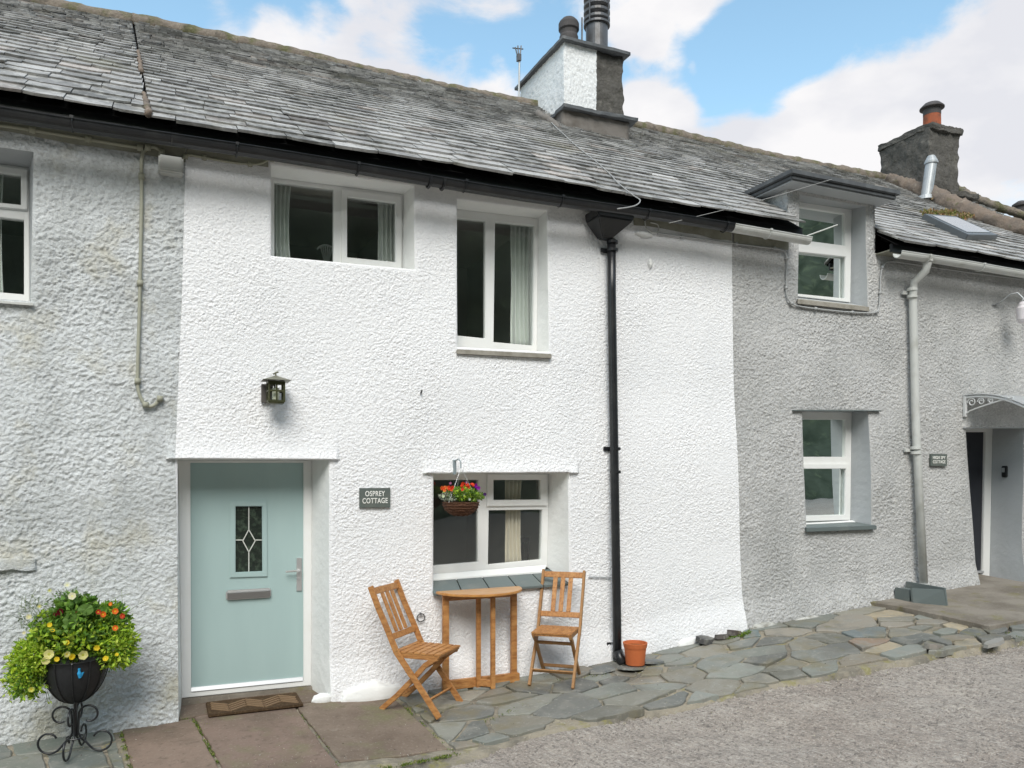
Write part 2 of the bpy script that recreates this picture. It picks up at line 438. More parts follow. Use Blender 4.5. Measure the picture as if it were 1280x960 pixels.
# ================================================================== GROUND
def nonuni(lo, hi, dense_lo, dense_hi, step, far):
    a = list(np.arange(dense_lo, dense_hi + 1e-6, step))
    x = dense_lo; s = step
    while x > lo: s *= far; x -= s; a.insert(0, max(x, lo))
    x = dense_hi; s = step
    while x < hi: s *= far; x += s; a.append(min(x, hi))
    return np.array(a)
gx = nonuni(-180, 180, -1.5, 10.5, .026, 1.25)
gy = nonuni(-180, 180, -3.4, 0.2, .018, 1.25)
XX, YY = np.meshgrid(gx, gy)
base = np.interp(XX, GX, GZ)
ZZ = np.where(YY > -1.6, base + .05 * np.minimum(YY, .6), base - .08 + .012 * np.maximum(YY + 1.6, -8))
near = np.clip(1 - np.maximum(np.abs(XX - 4.5) - 6, 0) / 2, 0, 1)
# worn, scored concrete: broken ribs running along the lane, chips and hollows
r0_, r1_ = on_ground(950, 880), on_ground(1150, 926)
rd_ = (r1_ - r0_).normalized()
ribs = np.sin((YY * rd_.x - XX * rd_.y + .22 * vnoise(XX / .5, YY / .5, 9)) * 2 * math.pi / .075)
ribs *= np.clip(vnoise(XX / .5, YY / .14, 3) * 1.8 - .5, 0, 1)
ZZ = ZZ - .035 - .03 * np.clip((XX - 5.0) / 1.5, 0, 1) + near * (.011 * ribs + .006 * (vnoise(XX / .06, YY / .05, 24) - .5) + .012 * (vnoise(XX / .12, YY / .12, 4) - .5) + .035 * (vnoise(XX / .9, YY / .7, 6) - .5))
road = grid_mesh('road', np.stack([XX, YY, ZZ], -1), XX.shape, np.ones((len(gy) - 1, len(gx) - 1), bool), M_road)
tag(road, 'worn grey brown concrete lane with scored ribs in front of the cottages', None, kind='structure')

# ---- paving cells
def vor_cells(x0, x1, y0, y1, n, seed, sx=1.0, sy=1.0, relax=1):
    rnd = np.random.RandomState(seed)
    pts = np.stack([rnd.uniform(x0, x1, n), rnd.uniform(y0, y1, n)], 1)
    def cells(P):
        out = []
        for i in range(n):
            poly = [(x0 - .3, y0 - .3), (x1 + .3, y0 - .3), (x1 + .3, y1 + .3), (x0 - .3, y1 + .3)]
            d = ((P[:, 0] - P[i, 0]) / sx) ** 2 + ((P[:, 1] - P[i, 1]) / sy) ** 2
            for j in np.argsort(d)[1:22]:
                a = np.array([(P[j, 0] - P[i, 0]) / sx ** 2, (P[j, 1] - P[i, 1]) / sy ** 2])
                mid = (P[i] + P[j]) / 2
                poly = clip(poly, a, a @ mid)
                if len(poly) < 3: break
            out.append(poly)
        return out
    for _ in range(relax):
        C = cells(pts)
        for i, c in enumerate(C):
            if len(c) >= 3:
                m = np.mean(c, 0); pts[i] = pts[i] * .7 + m * .3
    return cells(pts)
def clip(poly, a, b):
    "keep a.p <= b"
    out = []
    for k in range(len(poly)):
        p, q = poly[k], poly[(k + 1) % len(poly)]
        dp = a[0] * p[0] + a[1] * p[1] - b; dq = a[0] * q[0] + a[1] * q[1] - b
        if dp <= 0: out.append(p)
        if dp * dq < 0:
            t = dp / (dp - dq); out.append((p[0] + (q[0] - p[0]) * t, p[1] + (q[1] - p[1]) * t))
    return out
def inset(poly, d):
    P = np.array(poly); c = P.mean(0)
    area = sum(poly[k][0] * poly[(k + 1) % len(poly)][1] - poly[(k + 1) % len(poly)][0] * poly[k][1] for k in range(len(poly)))
    if area < 0: poly = poly[::-1]
    res = list(poly)
    for k in range(len(poly)):
        p, q = np.array(poly[k]), np.array(poly[(k + 1) % len(poly)])
        e = q - p; L = np.hypot(*e)
        if L < 1e-6: continue
        nrm = np.array([e[1], -e[0]]) / L
        res = clip(res, nrm, nrm @ p - d)
        if len(res) < 3: return []
    return res
def rough_edge(poly, rnd, amt):
    out = []
    for k in range(len(poly)):
        p, q = np.array(poly[k]), np.array(poly[(k + 1) % len(poly)])
        L = np.hypot(*(q - p))
        if L < .012: continue
        n = max(1, int(L / .07)); nrm = np.array([(q - p)[1], -(q - p)[0]]) / L
        for i in range(n):
            t = i / n
            j = rnd.normal(0, amt) if i else -abs(rnd.normal(0, amt))
            out.append(tuple(p + (q - p) * t + nrm * j))
    return out
def add_stone(mb, poly, h, col, rnd, tilt=.006, base_off=0.0, bev=.008):
    if len(poly) < 3: return
    P = np.array(poly); c = P.mean(0); n = len(poly)
    tx, ty = rnd.normal(0, tilt, 2)
    low, mid, top = [], [], []
    for (x, y) in poly:
        z = ground(x, y) + base_off
        zt = z + h + tx * (x - c[0]) * 3 + ty * (y - c[1]) * 3
        low.append((x, y, z - .03)); mid.append((x, y, zt - bev * .8))
        d = np.hypot(x - c[0], y - c[1]) + 1e-6; k = max(0, 1 - bev / d)
        top.append((c[0] + (x - c[0]) * k, c[1] + (y - c[1]) * k, zt))
    fs = []
    for i in range(n):
        j = (i + 1) % n
        fs.append((i, j, n + j, n + i)); fs.append((n + i, n + j, 2 * n + j, 2 * n + i))
    fs.append(tuple(range(2 * n, 3 * n)))
    mb.add(low + mid + top, fs, col)

edge_px = [(575, 941), (666, 917), (737, 903), (812, 889), (878, 876), (980, 854), (1040, 843), (1083, 833), (1102, 829), (1139, 824), (1170, 817), (1215, 809), (1280, 797)]
edge_w = [on_ground(*p) for p in edge_px]
EX = [p.x for p in edge_w] + [14]; EYs = [p.y for p in edge_w] + [edge_w[-1].y]
def edgeY(x): return float(np.interp(x, EX, EYs))
joint_a, joint_b = on_ground(505, 884), on_ground(570, 944)     # joint between the sandstone and the slates
def jointX(y): return joint_a.x + (joint_b.x - joint_a.x) * (y - joint_a.y) / (joint_b.y - joint_a.y)
PAL = [(.185, .20, .19), (.15, .16, .155), (.22, .225, .205), (.235, .225, .195), (.17, .17, .15), (.20, .215, .20), (.14, .145, .14), (.20, .18, .15)]
PAL2 = PAL + [(.36, .31, .23), (.30, .22, .17), (.26, .24, .21), (.15, .19, .2), (.17, .2, .21)]
rnd = np.random.RandomState(11)
pv = MB()
cells = vor_cells(jointX(-.5), 11.6, -2.0, .05, 205, 5, 1.35, .85, 1)
for poly in cells:
    if len(poly) < 3: continue
    c = np.mean(poly, 0)
    if c[1] < edgeY(c[0]) - .06: continue
    e0 = edgeY(c[0] - .2); e1 = edgeY(c[0] + .2); sl = (e1 - e0) / .4; off = rnd.uniform(-.03, .05)
    poly = clip(poly, np.array([sl, -1.0]), sl * c[0] - (edgeY(c[0]) + off))            # lane edge
    poly = clip(poly, np.array([0, 1.0]), -.035)
    jx = (joint_b.x - joint_a.x) / (joint_b.y - joint_a.y)
    poly = clip(poly, np.array([-1.0, jx]), -joint_a.x + jx * joint_a.y - .02)
    if len(poly) < 3: continue
    poly = inset(poly, rnd.uniform(.006, .026))
    if len(poly) < 3: continue
    P = np.array(poly)
    if P.ptp(0).min() < .09 if hasattr(P, 'ptp') else np.ptp(P, 0).min() < .07: continue
    poly = rough_edge(poly, rnd, .007)
    pal = PAL2 if c[0] > 5.5 else PAL
    col = np.array(pal[rnd.randint(len(pal))]) * rnd.uniform(.85, 1.25) * np.array([1.02, 1, .95])
    add_stone(pv, poly, rnd.uniform(.002, .026) + (.012 if c[0] > 6.2 else 0), tuple(col), rnd)
# slates left of the sandstone flags
lj_a, lj_b = on_ground(146, 912), on_ground(163, 962)
for poly in vor_cells(-2.6, lj_a.x + .3, -1.6, .05, 22, 21, 1.2, .9, 1):
    if len(poly) < 3: continue
    kx = (lj_b.x - lj_a.x) / (lj_b.y - lj_a.y)
    poly = clip(poly, np.array([1.0, -kx]), lj_a.x - kx * lj_a.y - .02)
    poly = clip(poly, np.array([0, 1.0]), -.035)
    if len(poly) < 3: continue
    poly = inset(poly, .012)
    if len(poly) < 3: continue
    poly = rough_edge(poly, rnd, .004)
    col = np.array([(.17, .19, .165), (.15, .165, .15), (.19, .20, .17)][rnd.randint(3)])
    add_stone(pv, poly, rnd.uniform(.006, .016), tuple(col), rnd)
path = obj('path', pv, M_pave, fix=False)
tag(path, 'crazy paving of blue grey slate pieces along the foot of the cottages', None, kind='structure')

bxs = np.arange(-3, 12.6, .04); bys = np.arange(-2.1, .25, .04)
XX, YY = np.meshgrid(bxs, bys)
edge = np.interp(XX, [-3, joint_b.x] + EX[1:], [-1.9, joint_b.y - .15] + [e - .03 for e in EYs[1:]]) + .05 * (vnoise(XX / .2, YY / .2, 2) - .5)
ZZ = np.interp(XX, GX, GZ) + .05 * np.minimum(YY, .6) - .005 + .014 * (vnoise(XX / .1, YY / .1, 8) - .5)
ZZ = np.where(YY < edge, ZZ - .10, ZZ)
YY2 = np.where((YY < edge) & (YY > edge - .08), edge - .02, YY)
bed = grid_mesh('path', np.stack([XX, YY2, ZZ], -1), XX.shape, np.ones((len(bys) - 1, len(bxs) - 1), bool), M_bed)
bed.name = 'paving_bed'
tag(bed, 'sandy mossy mortar showing between the paving slates', None, kind='structure')

# sandstone flags before the teal door
sf = MB(); rnd = np.random.RandomState(4)
jl = [(on_ground(150, 912), on_ground(163, 962)), (on_ground(243, 902), on_ground(276, 962)), (on_ground(372, 888), on_ground(428, 962)), (joint_a, joint_b)]
for k in range(3):
    (a0, b0), (a1, b1) = jl[k], jl[k + 1]
    xa = lambda y, a=a0, b=b0: a.x + (b.x - a.x) * (y - a.y) / (b.y - a.y)
    xb = lambda y, a=a1, b=b1: a.x + (b.x - a.x) * (y - a.y) / (b.y - a.y)
    ylo = -1.28 if k == 2 else -1.75
    g = .012
    ys = [ylo, -.42 - .05 * k, .0] if k < 3 else [ylo, 0]
    yhi = -.03
    rows = [(ylo, yhi)]
    for (y0, y1) in rows:
        poly = rough_edge([(xa(y0) + g, y0 + g), (xb(y0) - g, y0 + g), (xb(y1) - g, y1 - g), (xa(y1) + g, y1 - g)], rnd, .003)
        col = np.array([(.235, .172, .135), (.215, .155, .125), (.205, .16, .125)][k])
        add_stone(sf, poly, .012, tuple(col), rnd, tilt=.001)
dp = MB()
p0, p1 = at(215, 880, 0), at(412, 880, 0)
add_stone(sf, rough_edge([(p0.x + .02, -.02), (p1.x - .005, -.02), (p1.x - .09, .42), (p0.x + .03, .42)], rnd, .002), .018, (.15, .115, .09), rnd, tilt=0)
flags = obj('pavement', sf, M_sand, fix=False)
tag(flags, 'large brown sandstone flags laid in front of the teal door', None, kind='structure')

# concrete apron before the right hand door
ap = MB()
A, B, C_ = on_ground(1124, 758, .07), on_ground(1237, 783, .07), on_ground(1330, 768, .07)
z = lambda x, y: ground(x, y) + .075
pts = [(A.x - .12, -.02), (A.x, A.y), (B.x, B.y), (C_.x + 1.2, B.y - .02), (C_.x + 1.2, .8), (A.x - .12, .8)]
pts = rough_edge(pts[::1], rnd, .004)
add_stone(ap, pts, .075, (1, 1, 1), rnd, tilt=0)
apr = obj('pavement', ap, M_conc, fix=False)
tag(apr, 'stained concrete apron slab before the right hand doorway', None, kind='structure')

# ================================================================== OPENINGS (photo corner order TL TR BR BL)
class Op: pass
def opening(w, px, fr, setb):
    o = Op(); o.w = w
    o.q = [at(*p, 0) for p in px]
    o.f = [at(*p, setb) for p in fr]; o.s = setb; o.fpx = fr
    return o
OPS = {
 'left': opening('left', [(-60, 176), (42, 190), (38, 376), (-60, 369)], [(-58, 197), (36, 210), (37, 377), (-58, 370)], .22),
 'ul': opening('main', [(339, 206), (517, 233), (518, 337), (339, 320)], [(333, 221), (504, 243), (502, 346), (333, 331)], .20),
 'w2': opening('main', [(571, 250), (684, 263), (686, 440), (571, 434)], [(565, 261), (673, 273), (671, 446), (565, 440)], .18),
 'lw': opening('main', [(542, 592), (709, 591), (712, 729), (542, 741)], [(535, 592), (686, 592), (684, 709), (535, 723)], .28),
 'door': opening('main', [(222, 574), (411, 575), (412, 925), (223, 925)], [(222, 575), (390, 575), (389, 857), (227, 873)], .30),
 'rw': opening('right', [(1002, 514), (1085, 514), (1090, 660), (1009, 663)], [(994, 515), (1065, 515), (1063, 652), (998, 657)], .25),
 'dw': opening('right', [(1000, 243), (1083, 258), (1084, 384), (998, 374)], [(990, 251), (1065, 262), (1063, 379), (990, 371)], .22),
 'rd': opening('right', [(1207, 535), (1278, 535), (1279, 800), (1226, 800)], [(1190, 535), (1241, 535), (1237, 725), (1190, 728)], .40),
}
FL = [(207, 424, 573.5), (528, 722, 590.5)]       # flared drip over the door and the lower window of the white cottage
flares = [(at(a, y).x, at(b, y).x, at((a + b) / 2, y).z) for a, b, y in FL] + [(at(1203, 535).x, 12, at(1230, 535).z)]

def wallY(X, Z):
    X = np.asarray(X, float); Z = np.asarray(Z, float)
    g = np.interp(X, GX, GZ)
    t = np.clip((.38 - (Z - g)) / .38, 0, 1)
    y = -.055 * t * t * (3 - 2 * t) + .03 * (vnoise(X / 1.1 + 3, Z / .9, 31) - .5)
    for (a, b, zl) in flares:
        m = np.clip((X - a) / .03, 0, 1) * np.clip((b - X) / .03, 0, 1)
        y = y - m * np.where(Z >= zl - .004, .034 * np.exp(-np.maximum(Z - zl, 0) / .09), 0)
    return y

def seg_nearest(P, a, b):
    ab = b - a; t = np.clip(((P - a) @ ab) / (ab @ ab), 0, 1)
    q = a + t[:, None] * ab
    return q, np.hypot(*(P - q).T)

def wall(name, bl, br, top, step, m, ops, size, amp, seed, parent, proud=0, topkeep=None):
    zt = top; zb = -.5
    nz = int((zt - zb) / step)
    zs = np.linspace(zb, zt, nz)
    xl = np.interp(zs, *bl); xr = np.interp(zs, *br)
    nx = int((xr - xl).max() / step)
    u = np.linspace(0, 1, nx)
    X = xl[:, None] + (xr - xl)[:, None] * u[None]
    Z = np.repeat(zs[:, None], nx, 1)
    Xc = (X[:-1, :-1] + X[1:, 1:]) / 2; Zc = (Z[:-1, :-1] + Z[1:, 1:]) / 2
    keep = np.interp(Xc, GX, GZ) - .22 < Zc
    if topkeep is not None: keep &= topkeep(Xc, Zc)
    dist = np.full(X.shape, 9.0)
    for o in ops:
        Q = np.array([(p.x, p.z) for p in o.q])
        ins = np.ones(Xc.shape, bool)
        for k in range(4):
            a, b = Q[k], Q[(k + 1) % 4]
            ins &= ((b[0] - a[0]) * (Zc - a[1]) - (b[1] - a[1]) * (Xc - a[0])) <= 0
        keep &= ~ins
        k4 = np.zeros(X.shape, int); r4 = np.zeros(X.shape, int)
        for dy in (0, 1):
            for dx in (0, 1):
                r4[dy:X.shape[0] - 1 + dy, dx:X.shape[1] - 1 + dx] += ins
                k4[dy:X.shape[0] - 1 + dy, dx:X.shape[1] - 1 + dx] += keep
        bd = (r4 > 0) & (k4 > 0)
        P = np.stack([X.ravel(), Z.ravel()], 1)
        best = np.full(len(P), 9.0); bq = P.copy()
        for k in range(4):
            q, d = seg_nearest(P, Q[k], Q[(k + 1) % 4])
            w = d < best; best[w] = d[w]; bq[w] = q[w]
        fl = bd.ravel()
        X = X.copy(); Z = Z.copy()
        X.ravel()[fl] = bq[fl, 0]; Z.ravel()[fl] = bq[fl, 1]
        best[fl] = 0
        dist = np.minimum(dist, best.reshape(X.shape))
    wgt = np.clip(dist / .03, 0, 1)
    n = rough(X, Z, size, seed)
    big = vnoise(X / .35, Z / .3, seed + 9)
    taper = np.clip((4.23 - Z) / .06, .15, 1)
    if topkeep is not None: taper = np.where((X > DX0 + .01) & (X < DX1 - .01), 1, taper)
    a = amp * (.65 + .7 * big) * taper
    Y = wallY(X, Z) - proud * np.clip(dist / .01, 0, 1) - a * n * wgt
    return grid_mesh(name, np.stack([X, Y, Z], -1), X.shape, keep, m, parent)

def bound(pts):
    w = sorted(((at(*p).z, at(*p).x) for p in pts))
    return ([a for a, b in w], [b for a, b in w])
B_LW = bound([(232, 190), (227, 380), (219, 570), (222, 700), (223, 912)])
B_WR = bound([(914, 290), (917, 480), (928, 785)])
LEFT_END = ([-1, 5], [-3.6, -3.6]); RIGHT_END = ([-1, 5], [12.8, 12.8])

DX0, DX1 = 6.20, 7.50
cot_l = thing('cottage', 'grey white roughcast cottage at the left edge with slate roof and old cable loop', 'cottage', (-1.6, 0, -.2), group=None)
cot_m = thing('cottage', 'bright white roughcast cottage with pale teal door, the middle one of the row', 'cottage', (2.8, 0, -.15))
cot_r = thing('cottage', 'grey roughcast cottage on the right with flat topped dormer window', 'cottage', (8.5, 0, .25))

wall('wall', LEFT_END, B_LW, 4.30, .0072, M_left, [OPS['left']], .020, .0145, 100, cot_l)
wall('wall', B_LW, B_WR, 4.30, .0056, M_white, [OPS[k] for k in ('ul', 'w2', 'lw', 'door')], .0125, .0076, 200, cot_m, proud=.008)
wall('wall', B_WR, RIGHT_END, 4.90, .007, M_right, [OPS[k] for k in ('rw', 'dw', 'rd')], .018, .0135, 300, cot_r,
     topkeep=lambda X, Z: (Z < 4.28) | ((X > DX0) & (X < DX1)))

# unpainted band under the eaves
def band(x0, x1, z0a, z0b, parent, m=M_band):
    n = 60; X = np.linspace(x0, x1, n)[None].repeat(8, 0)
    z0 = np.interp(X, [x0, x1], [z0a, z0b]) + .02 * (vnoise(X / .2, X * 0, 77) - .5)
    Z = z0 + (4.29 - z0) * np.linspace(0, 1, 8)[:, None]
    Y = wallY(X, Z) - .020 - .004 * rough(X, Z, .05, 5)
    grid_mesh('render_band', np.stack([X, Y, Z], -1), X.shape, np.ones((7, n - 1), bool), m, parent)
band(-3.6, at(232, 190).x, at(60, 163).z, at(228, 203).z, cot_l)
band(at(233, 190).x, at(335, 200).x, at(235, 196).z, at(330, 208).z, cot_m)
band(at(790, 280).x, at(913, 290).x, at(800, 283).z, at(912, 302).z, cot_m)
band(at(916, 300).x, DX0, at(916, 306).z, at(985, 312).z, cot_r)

def reveal(o, parent, m, floor=True, skip=False):
    mb = MB(); N = 14
    for k in range(4):
        if k == 2 and (skip or not floor): continue
        a, b = o.q[k], o.q[(k + 1) % 4]; c, d = o.f[k], o.f[(k + 1) % 4]
        vs = []
        for i in range(N + 1):
            t = i / N
            p = a.lerp(b, t); q = c.lerp(d, t)
            y0 = float(wallY(p.x, p.z)) 
            vs += [(p.x, y0, p.z), (p.x + (q.x - p.x) * .5, y0 + (o.s - y0) * .5, p.z + (q.z - p.z) * .5), (q.x, o.s + .01, q.z)]
        fs = []
        for i in range(N):
            for j in range(2):
                fs.append((i * 3 + j, i * 3 + j + 1, i * 3 + j + 4, i * 3 + j + 3))
        mb.add(vs, fs)
    return obj('window_reveal' if floor else 'door_reveal', mb, m, parent, smooth=False, fix=False)

def holed(outer, holes, y, depth, m, name, parent, bevel=.004, grow=0):
    "frame in the XZ plane at y with holes, given as world points"
    bm = bmesh.new()
    def loop(pts):
        v = [bm.verts.new((p.x, y, p.z)) for p in pts]
        return [bm.edges.new((v[i], v[(i + 1) % len(v)])) for i in range(len(v))]
    es = loop(outer)
    for h in holes: es += loop(h)
    bmesh.ops.triangle_fill(bm, edges=es, use_beauty=True, use_dissolve=False)
    fs = bm.faces[:]
    r = bmesh.ops.extrude_face_region(bm, geom=fs)
    bmesh.ops.translate(bm, verts=[v for v in r['geom'] if isinstance(v, bmesh.types.BMVert)], vec=(0, depth, 0))
    bmesh.ops.recalc_face_normals(bm, faces=bm.faces)
    if bevel:
        ed = [e for e in bm.edges if len(e.link_faces) == 2 and e.calc_face_angle(0) > .6 and all(v.co.y < y + 1e-4 for v in e.verts)]
        bmesh.ops.bevel(bm, geom=ed, offset=bevel, segments=2, affect='EDGES', clamp_overlap=True)
    me = bpy.data.meshes.new(name); bm.to_mesh(me); bm.free()
    me.transform(Matrix.Translation(-wloc(parent)))
    me.materials.append(m)
    o = bpy.data.objects.new(name, me); COL.objects.link(o); o.parent = parent
    return o
def scaleq(q, d):
    "grow quad by d metres outward"
    c = sum(q, Vector()) / 4
    return [p + Vector((math.copysign(d, p.x - c.x), 0, math.copysign(d, p.z - c.z))) for p in q]

def window(o, parent, panes, m_reveal, rings=(), room=M_room, roomdepth=2.2, roompad=(.1, .1, .5, .05), gname='pane'):
    "panes: px quads at the frame plane; sub-parts: panes, sash rings, room"
    y = o.s
    hs = [[at(*p, y) for p in q] for q in panes]
    w = holed(o.f, hs, y, .06, M_upvc, 'window', parent)
    for i, h in enumerate(hs):
        hh = scaleq(h, .012)
        g = MB().add([(p.x, y + .028, p.z) for p in hh], [(0, 1, 2, 3)])
        obj(gname, g, GLASS, w, fix=False)
    for (oq, iq) in rings:
        holed([at(*p, y - .022) for p in oq], [[at(*p, y - .022) for p in iq]], y - .022, .022, M_upvc, 'sash', w)
    reveal(o, parent, m_reveal, skip=(o is OPS['lw']))
    xs = [p.x for p in o.f]; zs = [p.z for p in o.f]
    L, Rr, D, U = roompad
    lo = (min(xs) - L, y + .065, min(zs) - D); hi = (max(xs) + Rr, y + roomdepth, max(zs) + U)
    x0, y0, z0 = lo; x1, y1, z1 = hi
    rm = MB().add([(x0, y0, z0), (x1, y0, z0), (x1, y1, z0), (x0, y1, z0), (x0, y0, z1), (x1, y0, z1), (x1, y1, z1), (x0, y1, z1)],
                  [(0, 1, 2, 3), (4, 7, 6, 5), (1, 5, 6, 2), (2, 6, 7, 3), (3, 7, 4, 0)])
    # front wall around the frame, seen from inside
    obj('room', rm, room, w, fix=False)
    return w

win_l = window(OPS['left'], cot_l, [[(-50, 208), (26, 219), (26, 256), (-50, 248)], [(-50, 266), (30, 275), (30, 368), (-50, 361)]], M_smoothg, rings=[([(-57, 199), (34, 212), (34, 262), (-57, 254)], [(-50, 208), (26, 219), (26, 256), (-50, 248)])], room=M_room2)
win_ul = window(OPS['ul'], cot_m, [[(343, 227), (417, 236.5), (417, 329), (343, 322)], [(434, 245.6), (494.5, 253.4), (494.5, 327.5), (434, 321.5)]], M_smoothw,
       rings=[([(427, 236), (502, 246), (502, 336), (427, 329)], [(434, 245.6), (494.5, 253.4), (494.5, 327.5), (434, 321.5)])])
win_w2 = window(OPS['w2'], cot_m, [[(568, 272), (607, 276), (607, 423), (568, 419)], [(619, 277), (668, 282), (666.5, 432), (617, 427.5)]], M_smoothw)
win_lw = window(OPS['lw'], cot_m, [[(538, 600), (598, 600), (597.5, 702.5), (538, 707.5)], [(617, 600), (676, 600), (676, 624.5), (617, 625)], [(611, 638), (678, 637), (676.5, 699.5), (610, 706)]], M_smoothw,
       rings=[([(609, 592.5), (684, 592.5), (684, 632), (609, 633)], [(617, 600), (676, 600), (676, 624.5), (617, 625)])], room=M_room2, roomdepth=2.6, roompad=(.5, .12, .9, .1))
win_rw = window(OPS['rw'], cot_r, [[(1000, 524), (1057.5, 524.5), (1057, 571), (1001, 571)], [(1002, 586), (1057.5, 586), (1056.5, 643.5), (1003, 645)]], M_smoothg,
       rings=[([(996, 580), (1063, 580), (1062, 650), (998, 652)], [(1002, 586), (1057.5, 586), (1056.5, 643.5), (1003, 645)])])
win_dw = window(OPS['dw'], cot_r, [[(998, 258), (1056.5, 267), (1056.5, 307), (998, 299.5)], [(996, 314.5), (1057, 321), (1056.5, 373), (996, 367)]], M_smoothg,
       rings=[([(992, 306), (1063, 314), (1063, 378), (992, 370)], [(996, 314.5), (1057, 321), (1056.5, 373), (996, 367)])])

def sillbox(parent, name, back, front, drop, m, bevel=.004, segs=1, label=None):
    "back, front: two world points each (left,right) on the top face"
    a, b = back; c, d = front
    v = [c, d, b, a]
    lo = [(p.x, p.y, p.z - drop) for p in v]; hi = [tuple(p) for p in v]
    mb = MB().hexa(lo + hi)
    return obj(name, mb, m, parent, bevel=bevel, label=label)
# stone sill of the tall upper window
sillbox(cot_m, 'sill', (at(567, 437, .18), at(674, 441, .18)), (at(571, 436.5, -.05), at(690, 442.5, -.05)), .045, M_sillstone, .006)
sillbox(cot_m, 'sill', (at(537, 718, .268), at(683, 706, .268)), (at(537, 725, .20), at(679, 714, .20)), .022, M_upvc, .003)
# slate sill of the lower window: five slates
ba, bb = at(536, 722, .27), at(690, 711, .27); fa, fb = at(541, 742, -.045), at(712, 729.5, -.045)
for i in range(5):
    t0, t1 = i / 5 + .004, (i + 1) / 5 - .004
    sillbox(cot_m, 'sill_slate', (ba.lerp(bb, t0), ba.lerp(bb, t1)), (fa.lerp(fb, t0), fa.lerp(fb, t1)), .02, M_sillslate, .002)
sillbox(cot_r, 'sill', (at(998, 655, .25), at(1071, 651, .25)), (at(1008, 660, -.05), at(1096, 657, -.05)), .045, M_sillslate, .004)
sillbox(cot_r, 'sill', (at(1000, 654, .235), at(1067, 650, .235)), (at(1003, 657, .17), at(1070, 653, .17)), .02, M_upvc, .003)
sillbox(cot_r, 'sill', (at(992, 372, .22), at(1066, 380, .22)), (at(997, 374, -.04), at(1087, 384, -.04)), .05, M_sillstone, .004)
sillbox(cot_l, 'sill', (at(-58, 370, .2), at(38, 377, .2)), (at(-62, 371, -.03), at(42, 379, -.03)), .02, M_gutterw, .003)
# lintel drips
def drip(parent, x0, x1, y0, y1, m, proj=.035, th=.012):
    a, b = at(x0, y0), at(x1, y1)
    mb = MB().hexa([(a.x, -proj, a.z), (b.x, -proj, b.z), (b.x, .02, b.z), (a.x, .02, a.z), (a.x, -proj, a.z + th), (b.x, -proj, b.z + th), (b.x, .02, b.z + th), (a.x, .02, a.z + th)])
    obj('lintel', mb, m, parent, bevel=.003)
drip(cot_m, 207, 424, 574, 574.5, M_smoothw)
drip(cot_m, 528, 722, 592, 591, M_smoothw)
drip(cot_r, 989, 1098, 514, 514.5, M_sillslate, .045, .012)
drip(cot_r, 1203, 1300, 535.5, 535.5, M_smoothg)

# ================================================================== DOORS
od = OPS['door']; reveal(od, cot_m, M_smoothw, floor=False)
hole = [(238, 578.5), (379.5, 578.5), (379.5, 851), (239, 865)]
dfr = holed(od.f, [[at(*p, .30) for p in hole]], .30, .07, M_upvc, 'door_frame', cot_m, .006)
hq = [at(*p, .325) for p in hole]
gl_o = [(287.5, 626.5), (334, 626.5), (334.5, 721), (287.5, 722.5)]
gl_i = [(294.5, 633), (327.5, 633), (328, 714), (294.5, 715.5)]
slab = holed(hq, [[at(*p, .325) for p in gl_i]], .325, .05, M_door, 'door', cot_m, .002)
holed([at(*p, .312) for p in gl_o], [[at(*p, .312) for p in gl_i]], .312, .014, M_door, 'glazing_trim', slab, .005)
gi = [at(*p, .345) for p in gl_i]
M_obsc = mat('obscure_dark_glass', (.018, .026, .02), .12, .6, layers=((24, (.07, .10, .07), .5, .66, .7, 6),), bumps=((45, .5, .01),))
obj('pane', MB().add([tuple(p) for p in scaleq(gi, .006)], [(0, 1, 2, 3)]), M_obsc, slab, fix=False)
ld = MB()
gp = lambda x, y: at(x, y, .336)
for a, b in (((311, 633), (311, 662)), ((311, 690), (311, 715)), ((294.5, 675), (303.5, 675)), ((319, 675), (328, 675)), ((311, 662), (319, 676)), ((319, 676), (311, 690)), ((311, 690), (303.5, 676)), ((303.5, 676), (311, 662))):
    ld.bar(gp(*a), gp(*b), .008, .005, up=(0, 1, 0))
obj('leaded_cames', ld, mat('bright_lead', (.62, .64, .6), .4, .5), slab)
lb = MB()
a, b = at(282.5, 738, .31), at(339, 737, .31); c, d = at(339, 749, .31), at(282.5, 750.5, .31)
lb.box((a.x, .300, d.z), (b.x, .326, a.z))
obj('letterbox', lb, M_chrome, slab, bevel=.012, segs=4)
lf = MB(); lf.hexa([(a.x + .01, .294, d.z + .010), (b.x - .01, .294, d.z + .010), (b.x - .01, .301, d.z + .010), (a.x + .01, .301, d.z + .010), (a.x + .01, .286, a.z - .022), (b.x - .01, .286, a.z - .022), (b.x - .01, .301, a.z - .016), (a.x + .01, .301, a.z - .016)])
obj('letterbox_flap', lf, mat('shaded_chrome', (.30, .30, .30), .35, .5, metal=.7), slab, bevel=.002)  # darker tone paints the shaded lower half of the plate, below its highlight
hp = MB()
a, b = at(371.5, 699, .31), at(377, 737, .31)
hp.box((a.x - .004, .312, b.z - .01), (b.x + .002, .326, a.z + .01))
h0 = at(374, 713, .29)
hp.tube([(h0.x, .32, h0.z), (h0.x, .275, h0.z), (h0.x - .03, .268, h0.z), (h0.x - .115, .272, h0.z - .004)], .009, 10)
hp.tube([(h0.x, .325, h0.z - .075), (h0.x, .305, h0.z - .075)], .012, 12)
obj('handle', hp, M_chrome, slab, bevel=.002)
th = MB(); a, b = at(239, 860, .30), at(379, 846.5, .30)
th.hexa([(a.x, .29, a.z - .03), (b.x, .29, b.z - .03), (b.x, .33, b.z - .03), (a.x, .33, a.z - .03), (a.x, .31, a.z), (b.x, .31, b.z), (b.x, .33, b.z), (a.x, .33, a.z)])
